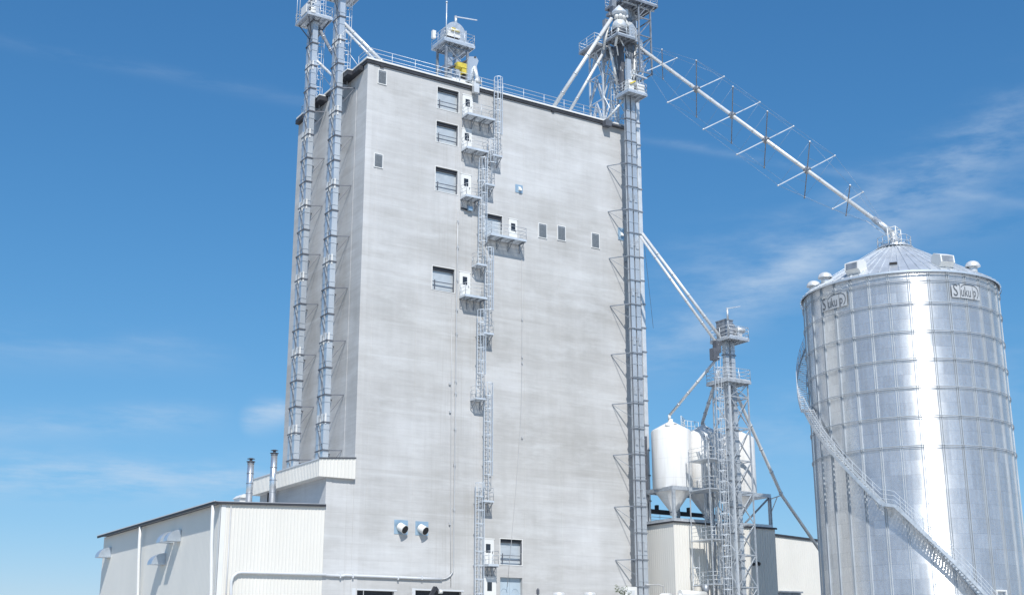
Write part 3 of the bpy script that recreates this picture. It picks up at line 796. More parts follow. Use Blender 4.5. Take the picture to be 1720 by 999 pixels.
m = MB(); pr = [(9.0, HZ), (9.0, HZ+.9)]+[(10.15-1.15*cos(pi*i/12*.78+.15), HZ+1.0+1.35*sin(pi*i/12*.78+.15)) for i in range(1, 13)]+[(11.35, HZ+1.75), (11.35, HZ)]
m.prism(pr, 'y', 2.2, 3.3); m.build('head_housing', 'galv', t)
m = MB(); m.bx(9.0, 10.4, 1.75, 2.15, HZ+.45, HZ+.95); m.tube((9.3, 1.9, HZ+1.15), (10.3, 1.9, HZ+1.15), .28, 14); o = m.build('drive_motor', 'white', t)
m = MB(); m.bx(9.35, 10.25, 1.6, 1.72, HZ+1.02, HZ+1.16); m.bx(9.4, 9.8, 1.62, 1.74, HZ+1.25, HZ+1.36); m.build('belt_guard', 'yellow', o)
m = MB(); m.bx(8.9, 10.1, 1.72, 2.0, HZ+.05, HZ+.42); m.build('motor_base', 'black', t)
m = MB(); m.tube((8.75, 1.55, HZ), (8.75, 1.55, HZ+3.7), .06, 8); m.tube((8.75, 1.55, HZ+3.7), (8.75, 1.55, HZ+3.85), .1, 8); m.build('mast', 'galv_light', t)
m = MB(); m.tube((10.35, 2.6, HZ+2.2), (10.35, 2.6, HZ+3.2), .15, 10); m.beam((10.3, 2.6, HZ+3.15), (12.5, 2.2, HZ+3.2), .09); m.build('davit', 'galv', t)
m = MB(); m.bx(X0-.25, X0+.1, 3.3, 3.6, HZ+.7, HZ+1.5); m.build('lamp_box', 'white', t)
t = thing('drag_conveyor_head', 'yellow-motored conveyor with white drop duct at the roof edge, below the elevator head', 'conveyor', (10.6, 1.2, RZ))
m = MB(); a, b = FY(752, 116, 1.0), FY(799, 97, .2); m.beam(a, b, .34, .14); m.build('conveyor_beam', 'dark', t)
m = MB(); c = FY(778, 112, .55); m.bx(c.x-.75, c.x+.45, .3, .9, c.z-.25, c.z+.22); m.bx(c.x-.2, c.x+.3, .35, .85, c.z-.8, c.z-.25); m.build('motor', 'yellow', t)
m = MB(); p0 = FY(797, 99, .1); p1 = FY(798, 158, -.35)
m.prism([(p0.x-.75, p0.z-.5), (p0.x-.55, p0.z+.1), (p0.x+.2, p0.z+.25), (p0.x+.45, p0.z-.1), (p0.x+.2, p0.z-.9), (p0.x-.35, p0.z-2.3), (p0.x-.75, p0.z-2.4)], 'y', .1, .5); m.build('transition_duct', 'casing', t)
m = MB(); m.tube((p0.x, -.0, p0.z-.9), (p0.x+.02, -.45, RZ+.5), .17, 14); m.bx(p1.x-.28, p1.x+.28, -.66, -.26, p1.z+.05, RZ+.12); m.tube((p0.x+.02, -.45, RZ+.7), (p0.x+.02, -.46, RZ+.1), .18, 4, .42)
m.build('drop_duct', 'spout', t)
m = MB(); m.bx(9.4, 10.5, .5, 1.3, RZ, RZ+.7); m.tube((9.0, .9, RZ+.5), (10.9, .9, RZ+.5), .25, 12); m.bx(10.7, 11.2, .4, 1.0, RZ, RZ+1.9); m.build('gearbox', 'white', t)
m = MB(); m.bx(10.0, 10.5, .45, .95, RZ+.75, RZ+1.6); m.build('control_box', 'black', t)

# ------------------------------------------------------------------ big elevator at the right front corner
CX0, CX1, CY = 27.32, 28.46, -1.8
t = leg('bucket_elevator', 'tall twin-cased bucket elevator at the right front corner of the tower', [(CX0, CX0+.50, CY, CY+.36), (CX0+.64, CX1, CY, CY+.36)], 0, 56.6, (27.7, -1.5), None, 0,
        collars=2.38, brackets=[((27.28, -1.75, 0), (26.15, -.02, 0)), ((28.45, -1.4, 0), (28.2, -.02, 0))], bm_='galv_dark', zb1=53, hatch=False)
z = 2
while z < 55:
    for x in (CX0+.09, CX0+.74): m = MB(); m.bx(x, x+.32, CY-.07, CY-.037, z, z+.8); m.build('inspection_hatch', 'galv', t)
    z += 4.76
m = MB(); m.bx(CX0-.05, CX0-.003, CY-.03, CY+.06, 0, 56); m.build('edge_angle', 'steel_dark', t)
m = MB(); m.bx(CX0+.505, CX0+.635, CY+.15, CY+.3, 0, 56); m.build('gap_liner', 'steel_dark', t)
t = thing('bucket_elevator', 'single light casing of the rear elevator, right of the twin casings', 'bucket elevator', (31.0, 1.2, 0))
m = MB(); m.bx(30.75, 31.2, 1.0, 1.5, 0, 68.0); m.build('casing', 'spout', t)
m = MB(); m.bx(30.30, 30.72, 1.15, 1.75, 0, 67.5); m.build('casing', 'galv_dark', t)
z = 2
while z < 66:
    m = MB(); m.bx(30.25, 31.26, .94, 1.8, z, z+.12); m.build('collar_frame', 'galv_dark', t); z += 2.4
z = 5
while z < 52: m = MB(); m.beam((28.46, 1.4, z), (30.3, 1.4, z), .1); m.build('wall_bracket', 'galv_dark', t); z += 4.8
m = MB(); m.bx(25.6, 26.3, -.75, -.17, TH-.35, TH+.25); m.bx(26.3, 28.3, -.5, -.17, TH+.0, TH+.15)
tag(m.build('corner_bracket', 'steel_dark'), 'dark steel bracket box at the right end of the roof edge', 'bracket')

# lattice tower on the roof corner
t = thing('roof_lattice_tower', 'galvanized lattice tower standing on the right roof corner', 'lattice tower', (27.4, 2, RZ))
LX0, LX1, LY0, LY1, LZ = 26.45, 28.3, .75, 3.0, 62.0
pts = [(LX0, LY0), (LX1, LY0), (LX1, LY1), (LX0, LY1)]
for p in pts:
    m = MB(); m.beam((*p, RZ-.3), (*p, LZ), .16); m.build('post', 'galv_light', t)
m = MB(); lv = [RZ, RZ+2.8, RZ+5.6, LZ]
for i in range(3):
    for a, b in zip(pts, pts[1:]+pts[:1]):
        m.beam((*a, lv[i+1]), (*b, lv[i+1]), .09)
        mid = ((a[0]+b[0])/2, (a[1]+b[1])/2)
        m.beam((*a, lv[i]+.1), (*mid, lv[i+1]), .12); m.beam((*b, lv[i]+.1), (*mid, lv[i+1]), .12)
m.build('bracing', 'galv_light', t)
t = thing('caged_ladder', 'caged ladder inside the roof lattice tower', 'ladder', (27.5, -.3, RZ))
ladder(t, 27.35, .45, RZ, RZ+5.4, (0, -1), .6, .22, .8, .36)
pt = plat('underside-dark platform on top of the roof lattice tower', 25.3, 28.7, .5, 3.3, LZ+.24, mat='galv_dark')  # deck coloured dark to paint in the shade beneath it
pm = plat('small railed platform under the distributor', 25.6, 27.9, -3.0, -.9, 61.85, mat='galv_dark')  # dark deck steel again stands for underside shade
pl_ = plat('railed platform with a yellow-marked motor, level with the roof rail', 26.75, 29.12, -3.0, -.9, 56.05)
m = MB(); m.bx(26.8, 27.5, -2.95, -2.3, 56.1, 56.55); m.tube((26.8, -2.7, 56.85), (27.8, -2.7, 56.85), .33, 14); m.bx(27.9, 28.9, -2.9, -2.5, 56.1, 57.0); o = m.build('drive_motor', 'white', pl_)
m = MB(); m.beam((26.95, -3.09, 56.65), (27.6, -3.09, 57.05), .04, .14); m.build('belt_guard', 'yellow', o)
m = MB(); m.bx(27.3, 27.8, -2.2, -1.85, 57.0, 59.8); m.build('head_casing', 'casing', pl_)
m = MB(); m.beam((27.8, -2.4, 58.2), (29.6, -2.4, 58.1), .12); m.build('davit', 'galv_light', pl_)
ptop = plat('topmost wide railed platform of the right elevator', 26.6, 30.85, -3.0, .4, 66.3, mat='galv_dark')  # underside shade put into the dark deck colour
m = MB()
for x in (27.2, 28.8, 30.4): m.beam((x, -2.9, 66.0), (x, .3, 66.0), .14)
for y in (-2.4, -.6): m.beam((26.7, y, 65.9), (30.8, y, 65.9), .14)
m.build('floor_beam', 'galv', ptop)
# head and distributor between the platforms
t = thing('distributor', 'silver cone-topped distributor with elbows under the top platform', 'distributor', (26.5, -1.9, 61.9))
dc = (26.6, -2.0)
m = MB(); m.lathe(dc, [(0.02, 65.6), (.78, 64.75), (.80, 64.55), (.5, 64.4), (.02, 64.4)], 24); m.build('cone_top', 'galv_light', t)
m = MB(); m.lathe(dc, [(.02, 63.8), (.55, 63.75), (.72, 63.4), (.72, 62.9), (.62, 62.85), (.02, 62.85)], 24); m.build('drum', 'spout', t)
m = MB(); m.lathe(dc, [(.60, 62.85), (.60, 61.95), (.02, 61.95)], 24); m.build('drum_base', 'steel_dark', t)
m = MB()
for a in (200, 250, 300, 340): m.tube((dc[0]+.3*cos(R(a)), dc[1]+.3*sin(R(a)), 64.5), (dc[0]+.55*cos(R(a)), dc[1]+.55*sin(R(a)), 63.9), .22, 12)
m.tube((27.1, -2.0, 64.2), (27.9, -1.9, 63.4), .24, 12); m.build('elbow', 'white', t)
m = MB(); m.prism([(27.6, 61.95), (27.6, 63.5), (28.1, 63.8), (28.7, 63.1), (28.7, 61.95)], 'y', -2.3, -1.8); m.build('gate_box', 'galv', t)
t = thing('elevator_boot_structure', 'dark steel framework packed between the two upper right platforms', 'steel frame', (28.5, -1, 56))
m = MB()
for (x, y) in ((28.6, -2.6), (30.1, -2.6), (28.6, .1), (30.1, .1)): m.beam((x, y, 58.5), (x, y, 66.0), .14)
for z in (58.6, 60.6, 62.6, 64.6):
    m.beam((28.6, -2.6, z), (30.1, -2.6, z), .1); m.beam((28.6, -2.6, z), (28.6, .1, z), .1); m.beam((30.1, -2.6, z), (30.1, .1, z), .1)
    m.beam((28.6, -2.6, z), (30.1, -2.6, z+1.9), .08)
for x, y, z0, z1 in ((28.75, -1.2, 56.2, 66), (29.3, -.6, 60, 66), (26.2, -.2, 60.5, 64.8), (27.4, -.4, 58.0, 66)): m.bx(x, x+.5, y, y+.5, z0, z1)
m.build('frame', 'galv_dark', t)
m = MB()
for i, (a, b) in enumerate((((28.2, -1.4, 61.0), (27.9, -1.2, 56.6)), ((28.9, -1.6, 61.8), (28.4, -1.7, 57.2)), ((26.2, -.8, 61.5), (27.0, -.9, 57.5)), ((25.7, -1.4, 63.4), (25.6, -.6, 61.0)), ((26.0, -2.6, 62.6), (25.9, -2.2, 60.8)))): m.tube(a, b, .13, 10)
m.build('drop_pipe', 'white', t)
m = MB(); rnd = random.Random(3)
for i in range(16):
    x = rnd.uniform(26.8, 28.3); y = rnd.uniform(-.8, .4); z = rnd.uniform(53.6, 60); m.beam((x, y, z), (x+rnd.uniform(-.9, .9), y+rnd.uniform(-.3, .3), z+rnd.uniform(.8, 1.8)), .07)
m.build('bracing', 'galv', t)
t = thing('elevator_head_machinery', 'cluster of casings, boxes and pipes between the mid platform and the motor platform', 'machinery', (27.8, -1.4, 56.7))
m = MB(); m.bx(28.0, 28.6, -1.5, -1.0, 56.7, 66.0); m.build('casing', 'galv_dark', t)
m = MB(); m.bx(27.15, 27.55, -1.45, -1.0, 56.7, 61.6); m.build('casing', 'steel_dark', t)
m = MB(); m.bx(28.75, 29.05, -1.7, -1.45, 57.3, 61.2); m.build('cable_tray', 'casing', t)
rnd = random.Random(11)
for i in range(22):
    x = rnd.uniform(26.6, 29.4); y = rnd.uniform(-2.3, -.9); z = rnd.uniform(57.2, 61.2)
    m = MB(); m.beam((x, y, z), (x+rnd.uniform(-.7, .7), y+rnd.uniform(-.3, .3), z+rnd.uniform(.5, 1.6)), rnd.uniform(.05, .11)); m.build('strut', ['galv_dark', 'galv_light', 'spout'][i % 3], t)
for i in range(10):
    x = rnd.uniform(25.9, 28.6); y = rnd.uniform(-2.4, -1.2); z = rnd.uniform(62.2, 65.4); w_ = rnd.uniform(.1, .28)
    m = MB(); m.bx(x-w_, x+w_, y-w_, y+w_, z, z+rnd.uniform(.3, .9)); m.build('junction_box', ['galv_dark', 'spout', 'steel_dark'][i % 3], t)
t = thing('caged_ladder', 'short caged ladder below the mid platform, right roof corner', 'ladder', (29.0, -1.9, 57.2))
ladder(t, 29.05, -1.6, 57.2, 61.6, (0, -1), .3, .22, .6, .36)
spout('long thick pale spout sloping left onto the roof', (25.95, -1.6, 64.1), (20.15, 1.0, RZ-.1), .20, bands=4)
spout('thinner pale spout sloping left beside the lattice tower', (26.2, -.4, 61.6), (22.1, 1.0, RZ-.1), .15, bands=3)
spout('short pale spout slanting to the right roof corner bracket', (27.9, -1.4, 56.2), (25.9, -.55, TH+.4), .12, bands=3)

# ------------------------------------------------------------------ grain bin
bn = thing('grain_bin', 'huge round corrugated steel grain bin with conical roof', 'grain bin', tuple(BC))
m = MB(); n = 192; vs = []; zl = [0, 8, 16, 24, BEAVE]
for z in zl:
    for k in range(n): a = 2*pi*k/n; vs.append((BC.x+BR*cos(a), BC.y+BR*sin(a), z))
m.add(vs, [(i*n+k, i*n+(k+1) % n, (i+1)*n+(k+1) % n, (i+1)*n+k) for i in range(len(zl)-1) for k in range(n)], True)
m.build('corrugated_wall', 'bin', bn)
def BP(a, r, z): return V(BC.x+r*cos(a), BC.y+r*sin(a), z)
NS = 32
for k in range(NS):
    a = 2*pi*k/NS+.03; m = MB()
    for da in (-.0095, .0095):
        m.beam(BP(a+da, BR+.03, 0), BP(a+da, BR+.03, BEAVE-.05), .045, .07, up=(cos(a), sin(a), 0))
    m.build('stiffener', 'bin_post', bn)
m = MB()
for z in (31.15, 29.3, 27.0, 24.75, 22.5, 20.2, 17.9):
    for zz_, r in ((z, .030), (z-.12, .022)):
        pts = [BP(2*pi*k/96, BR+.12, zz_) for k in range(97)]
        m.path(pts, r, 5)
m.build('wind_ring', 'bin_post', bn)
# roof
def rz(r): return BEAVE+.05+(BPEAK-BEAVE)*(8.2-r)/(8.2-1.2)
m = MB(); n = 96; vs = []
for r in (8.22, 6.5, 4.5, 2.6, 1.2):
    for k in range(n): vs.append(BP(2*pi*k/n, r, rz(r)))
m.add(vs, [(i*n+k, i*n+(k+1) % n, (i+1)*n+(k+1) % n, (i+1)*n+k) for i in range(4) for k in range(n)], True)
for k in range(64):
    a = 2*pi*(k+.5)/64
    r1 = 1.2 if k % 2 == 0 else 4.0
    m.beam(BP(a, 8.26, rz(8.26)+.04), BP(a, r1, rz(r1)+.04), .06, .09)
m.lathe(BC, [(8.3, BEAVE+.02), (8.3, BEAVE-.14)], 96)
rf = m.build('roof', 'bin_roof', bn)
m = MB(); m.lathe(BC, [(1.25, BPEAK), (1.25, BPEAK+.28), (1.15, BPEAK+.34), (.35, BPEAK+.55), (.35, BPEAK+1.0), (.02, BPEAK+1.0)], 40); m.build('peak_collar', 'bin_roof', rf)
m = MB()
pts = [(BC.x+1.42*cos(2*pi*k/12), BC.y+1.42*sin(2*pi*k/12)) for k in range(13)]
rails(m, pts, BPEAK-.02, 1.0, 2, 1.0, .028)
for k in range(48): m.beam(BP(2*pi*k/48, 1.42, BPEAK+.02), BP(2*pi*(k+1)/48, 1.42, BPEAK+.02), .3, .05)
m.build('peak_railing', 'galv_light', rf)
m = MB(); a = R(232); c = BP(a, 1.5, BPEAK+.05)
for dx, dy in ((-.55, -.35), (.55, .05), (.35, .75), (-.75, .35)): m.tube((c.x+dx, c.y+dy, BPEAK), (c.x+dx, c.y+dy, BPEAK+1.45), .045, 6)
for z in (.5, .95, 1.42):
    q = [(c.x-.55, c.y-.35), (c.x+.55, c.y+.05), (c.x+.35, c.y+.75), (c.x-.75, c.y+.35)]
    for s_, e_ in zip(q, q[1:]+q[:1]): m.tube((*s_, BPEAK+z), (*e_, BPEAK+z), .035, 6)
m.build('inspection_frame', 'white', rf)
def hood(ang, r, kind, label):
    a = R(ang); u = V(cos(a), sin(a), 0); s_ = V(-sin(a), cos(a), 0); p = BP(a, r, rz(r)); m = MB()
    if kind == 'box':
        sec = [(x*1.25, z*1.2) for x, z in ((-.55, 0), (-.55, .75), (-.2, .95), (.55, .62), (.62, .1), (.2, -.25))]
        vs = [p+u*x+s_*y+V(0, 0, z) for y in (-.62, .62) for x, z in sec]; k = len(sec)
        m.add(vs, [tuple(range(k)), tuple(range(2*k-1, k-1, -1))]+[(i, i+k, (i+1) % k+k, (i+1) % k) for i in range(k)])
        o = m.build('roof_vent', 'white', rf, label)
        m = MB(); vs = [p+u*x+s_*y+V(0, 0, z) for x, z, y in ((.72, .69, -.5), (.72, .69, .5), (.79, .16, .5), (.79, .16, -.5))]
        m.add(vs, [(0, 1, 2, 3)]); m.build('vent_mouth', 'galv_dark', o)
    elif kind == 'dome':
        c = p+V(0, 0, .35); n = 12; vs = []; fs = []
        m.tube(p-V(0, 0, .2), c, .36, 16)
        m.lathe((c.x, c.y), [(.62, c.z+.02), (.60, c.z+.15), (.48, c.z+.36), (.28, c.z+.48), (.02, c.z+.53)], 20); m.lathe((c.x, c.y), [(.62, c.z+.02), (.3, c.z-.02)], 20)
        m.build('roof_vent', 'spout', rf, label)
    else:
        m.beam(p-s_*.3+V(0, 0, .1), p+s_*.3+V(0, 0, .1), .6, .22, up=(u.x*.5, u.y*.5, .85)); o = m.build('roof_hatch', 'galv', rf, label)
        m = MB(); m.beam(p-s_*.3+u*.26+V(0, 0, .02), p+s_*.3+u*.26+V(0, 0, .02), .12, .2); m.build('hatch_mouth', 'black', o)
hood(195, 7.3, 'box', 'large boxy vent on the left roof slope'); hood(166, 7.1, 'dome', 'domed vent at the left eave'); hood(147, 7.2, 'dome', 'domed vent low at the far left eave')
hood(219, 6.6, 'hatch', 'small dark-mouthed hatch'); hood(251, 7.2, 'box', 'boxy vent right of the bright stripe'); hood(277, 7.2, 'dome', 'domed vent at the right eave')
m = MB()
for k in range(14):
    a = R(158); r = 8.2-k*.5
    m.tube(BP(a-.03, r, rz(r)+.18), BP(a+.03, r, rz(r)+.18), .02, 5)
for s_ in (-.03, .03): m.tube(BP(R(158)+s_, 8.2, rz(8.2)+.18), BP(R(158)+s_*3, 1.6, rz(1.6)+.18), .025, 5)
m.build('roof_ladder', 'galv_light', rf)
# helical stair round the wall
def stair(pts, name='stair'):
    ri, ro = BR+.18, BR+.98; o = None
    stp = MB(); st = MB(); rl = MB()
    path = []
    for (a0, z0), (a1, z1) in zip(pts[:-1], pts[1:]):
        n = max(1, int(max(abs(z1-z0)/.21, abs(R(a1-a0))*BR/.28 if abs(z1-z0) < .5 else 1)))
        for i in range(n):
            f = i/n; a = R(a0+(a1-a0)*f); z = z0+(z1-z0)*f
            if abs(z1-z0) > .5:
                da = R(a1-a0)/n
                v0 = [BP(a, ri, z), BP(a, ro, z), BP(a+da*.95, ro, z), BP(a+da*.95, ri, z)]
                stp.add(v0+[p-V(0, 0, .045) for p in v0], [(0, 1, 2, 3), (7, 6, 5, 4), (0, 1, 5, 4), (1, 2, 6, 5), (2, 3, 7, 6), (3, 0, 4, 7)])
            path.append((a, z))
        if abs(z1-z0) <= .5:
            k = 8
            for i in range(k):
                b0, b1 = R(a0+(a1-a0)*i/k), R(a0+(a1-a0)*(i+1)/k)
                v0 = [BP(b0, ri, z0), BP(b0, ro, z0), BP(b1, ro, z0), BP(b1, ri, z0)]
                stp.add(v0+[p-V(0, 0, .06) for p in v0], [(0, 1, 2, 3), (7, 6, 5, 4), (0, 1, 5, 4), (2, 3, 7, 6), (1, 2, 6, 5)])
    path.append((R(pts[-1][0]), pts[-1][1]))
    for (a0, z0), (a1, z1) in zip(path[:-1], path[1:]):
        for r in (ri, ro): st.beam(BP(a0, r, z0-.06), BP(a1, r, z1-.06), .045, .26)
        for h in (.38, .72, 1.07): rl.beam(BP(a0, ro, z0+h), BP(a1, ro, z1+h), .035, .035)
    for i in range(0, len(path), 4):
        a, z = path[i]; rl.beam(BP(a, ro, z), BP(a, ro, z+1.07), .04)
        st.beam(BP(a, ri-.12, z-.9), BP(a, ro, z-.18), .05); st.beam(BP(a, ri-.12, z-.15), BP(a, ri, z-.15), .06)
    stp.build('tread', 'galv', o_st); st.build('stringer', 'galv', o_st); rl.build('handrail', 'galv_light', o_st)
o_st = thing('spiral_stair', 'galvanized stair winding round the corrugated grain bin', 'stair', (BC.x-6, BC.y-6, 0))
stair([(-92, 3.6), (-149.2, 13.3), (-155.5, 13.5), (-206.5, 22.0), (-211.5, 22.1), (-262, 30.6)])
# stiffener-mounted signs
def wrap_text(txt, size, a_left, z, r, mat, parent, name='lettering', squash=1.0):
    cu = bpy.data.curves.new('t', 'FONT'); cu.body = txt; cu.size = size; cu.resolution_u = 3
    to = bpy.data.objects.new('t', cu); COL.objects.link(to)
    bpy.context.view_layer.update()
    me = bpy.data.meshes.new_from_object(to.evaluated_get(bpy.context.evaluated_depsgraph_get()))
    bpy.data.objects.remove(to)
    wv = max(v.co.x for v in me.vertices)
    L = V(parent['_L'])
    for v in me.vertices:
        a = a_left+(v.co.x*squash)/r; p = BP(a, r+(.0), z+v.co.y); v.co = p-L
    me.materials.clear(); me.materials.append(MT[mat]); me.name = name
    o = bpy.data.objects.new(name, me); COL.objects.link(o); o.parent = parent; o['_L'] = parent['_L']
    return wv*squash
def sign(ang_c, label):
    t = thing('maker_sign', label, 'sign', tuple(BP(R(ang_c), BR+.1, 29.6)), 'lettered signs below the bin eave')
    WD = 2.75; a0 = R(ang_c)-WD/2/BR; m = MB(); k = 24; r = BR+.115
    def strip(x0, x1, z0, z1):
        for i in range(k):
            b0, b1 = a0+(x0+(x1-x0)*i/k)/BR, a0+(x0+(x1-x0)*(i+1)/k)/BR
            m.add([BP(b0, r, z0), BP(b1, r, z0), BP(b1, r, z1), BP(b0, r, z1)], [(0, 1, 2, 3)])
            m.add([BP(b0, r-.02, z0), BP(b1, r-.02, z0), BP(b1, r-.02, z1), BP(b0, r-.02, z1)], [(3, 2, 1, 0)])
    strip(0, .74, 29.74, 30.72); strip(.79, 1.98, 29.74, 30.90); strip(2.03, WD, 29.74, 30.90)
    m.build('sign_board', 'sign_board', t)
    wrap_text('S', 1.42, a0+.10/BR, 29.86, r+.02, 'sign_grey', t, 'lettering', .72)
    wrap_text('uku', 1.18, a0+.80/BR, 29.88, r+.02, 'sign_grey', t, 'lettering', .60)
    wrap_text('p', 1.05, a0+2.05/BR, 29.98, r+.02, 'sign_grey', t, 'lettering', .62)
    m = MB()
    def arc(x, z): return BP(a0+x/BR, r+.015, z)
    pts = [(.86, 30.62), (.98, 30.76), (1.2, 30.84), (1.5, 30.87), (1.98, 30.87), (2.25, 30.84), (2.47, 30.74), (2.60, 30.52), (2.62, 30.3), (2.56, 30.05), (2.42, 29.85)]
    for i in range(len(pts)-1):
        (x0, z0), (x1, z1) = pts[i], pts[i+1]; dx, dz = x1-x0, z1-z0; L = math.hypot(dx, dz); nx, nz = -dz/L*.035, dx/L*.035
        m.add([arc(x0-nx, z0-nz), arc(x1-nx, z1-nz), arc(x1+nx, z1+nz), arc(x0+nx, z0+nz)], [(0, 1, 2, 3)])
    m.build('emblem_arc', 'sign_grey', t)
sign(-179.0, 'left lettered sign near the shaded left edge of the bin')
sign(-99.3, 'right lettered sign right of the bright stripe on the bin')
# small framed door low on the bin
a = R(-96); m = MB()
for s_ in (-.06, .06): m.beam(BP(a+s_, BR+.15, 4.5), BP(a+s_, BR+.15, 7.0), .12)
m.beam(BP(a-.068, BR+.15, 7.0), BP(a+.068, BR+.15, 7.0), .12); m.build('door_frame', 'white', bn)
# long trussed spout
A0, B0 = V(28.62, -1.6, 62.1), V(BC.x-.05, BC.y, 37.75)
t = thing('trussed_spout', 'very long pale spout with cross-shaped cable outriggers, reaching to the bin peak', 'spout', tuple(B0))
m = MB(); m.tube(A0, B0, .18, 16); m.build('pipe', 'spout', t)
d = (B0-A0); L = d.length; u = d.normalized(); h = u.cross(V(0, 0, 1)).normalized(); v = h.cross(u)
for i in range(1, 12):
    m = MB(); c = A0+d*(i/12); m.tube(c-u*.05, c+u*.05, .215, 16); m.build('flange', 'galv', t)
nodes = [(.128, 1.95), (.272, 3.75), (.417, 3.75), (.548, 3.75), (.702, 3.75), (.848, 2.0)]
e1 = h*cos(R(31))+v*sin(R(31)); e2 = h*cos(R(133))+v*sin(R(133))
tips = []
for f, hl in nodes:
    c = A0+d*f
    for e, mt in ((e1, 'galv_dark'), (e2, 'spout')):
        m = MB(); m.beam(c-e*hl, c+e*hl, .085); 
        for s_ in (-1, 1): m.tube(c+e*hl*s_-e*.1, c+e*hl*s_+e*.05, .075, 8)
        m.build('outrigger', mt, t)
    if hl > 3:
        m = MB(); m.tube(c-u*.18, c+u*.18, .34, 12); m.build('clamp_plate', 'galv_dark', t)
    tips.append([c+e1*hl, c+e2*hl, c-e1*hl, c-e2*hl])
m = MB()
for k in range(4):
    seq = [A0+u*.3]+[tp[k] for tp in tips]+[B0-u*.8]
    for a, b in zip(seq[:-1], seq[1:]): m.tube(a, b, .010, 4)
for tp, (f, hl) in zip(tips, nodes):
    for k in range(4): m.tube(tp[k], tp[(k+1) % 4], .009, 4)
    if hl > 3:
        c = A0+d*f
        for k in (0, 2): m.tube(c+(tp[k]-c)*.45, c+(tp[(k+1) % 4]-c)*.45, .009, 4)
m.build('stay_cables', 'cable', t)
m = MB()
for s_ in (-1, 1): m.beam(B0-u*1.6+h*s_*.35, (BC.x+s_*.5, BC.y-.2, BPEAK+.5), .07)
m.tube(B0-u*2.2, B0-u*.1, .27, 14); m.beam(B0-u*1.5-h*.5, B0-u*1.5+h*.5, .09); m.beam(B0-u*2.6-v*.5, B0-u*.4-v*.5, .07); m.tube(B0, (BC.x, BC.y, BPEAK+.9), .24, 14)
m.build('end_support', 'galv', t)

# ------------------------------------------------------------------ white process building under the tanks
wb = thing('white_building', 'white ribbed metal building carrying the three tanks', 'building', (36.4, -1.4, 0))
WX0, WX1, WY0, WY1, WZ = 30.21, 42.53, -3.5, .6, 14.1
m = MB(); ribwall(m, (WX0, WY0), (WX1, WY0), 0, WZ, WZ, (0, -1), .30, .035); ribwall(m, (WX0, WY1), (WX0, WY0), 0, WZ, WZ, (-1, 0), .30, .014)
m.add([(WX1, WY0, 0), (WX1, WY1, 0), (WX1, WY1, WZ), (WX1, WY0, WZ)], [(0, 1, 2, 3)]); m.add([(WX0, WY1, 0), (WX1, WY1, 0), (WX1, WY1, WZ), (WX0, WY1, WZ)], [(0, 1, 2, 3)])
m.build('wall', 'panel', wb)
m = MB(); m.bx(WX0-.1, WX1+.12, WY0-.12, WY1+.05, WZ+.003, WZ+.10); m.build('roof', 'sign_white', wb)
m = MB(); m.bx(WX0-.12, WX1+.16, WY0-.16, WY0-.123, WZ-.10, WZ+.06); m.bx(WX0-.14, WX0-.103, WY0-.16, WY1+.05, WZ-.10, WZ+.06); m.build('eave_trim', 'dark', wb)
m = MB(); p = FY(1265, 946, WY0-.1); m.tube((p.x-.1, WY0-.04, p.z), (p.x-.02, WY0-.3, p.z-.08), .14, 12); m.build('wall_outlet', 'black', wb)
m = MB(); p = FY(1272, 945, WY0-.1); m.tube((p.x, WY0-.04, p.z), (p.x+.05, WY0-.35, p.z-.1), .17, 12); m.build('wall_outlet', 'black', wb)
RBY = 6.0
qa, qb = FY(1301, 899, RBY), FY(1371, 908, RBY); sl_ = (qb.z-qa.z)/(qb.x-qa.x); RX0 = qa.x-3; RX1 = qa.x+22; rz0 = qa.z-3*sl_; rz1 = qa.z+22*sl_
rb = thing('white_building', 'far white ribbed metal building between the tank building and the grain bin', 'building', (RX0+12, RBY+4, 0))
m = MB(); ribwall(m, (RX0, RBY), (RX1, RBY), 0, rz0, rz1, (0, -1), .30, .03); m.add([(RX0, RBY, 0), (RX0, RBY+8, 0), (RX0, RBY+8, rz0), (RX0, RBY, rz0)], [(0, 1, 2, 3)]); m.add([(RX1, RBY, 0), (RX1, RBY+8, 0), (RX1, RBY+8, rz1), (RX1, RBY, rz1)], [(0, 1, 2, 3)])
m.build('wall', 'panel', rb)
m = MB(); m.prism([(RX0-.05, rz0-.03), (RX1+.1, rz1-.03), (RX1+.1, rz1+.2), (RX0-.05, rz0+.2)], 'y', RBY-.15, RBY+8); m.build('roof', 'dark', rb)
m = MB(); a, b = FY(1307, 991.5, RBY-.1), FY(1345, 992, RBY-.1); m.bx(a.x, b.x, RBY-.45, RBY-.04, a.z-.15, a.z); m.bx(a.x+.1, b.x-.1, RBY-.08, RBY-.035, 2, a.z-.16); m.build('door_canopy', 'galv_dark', rb)

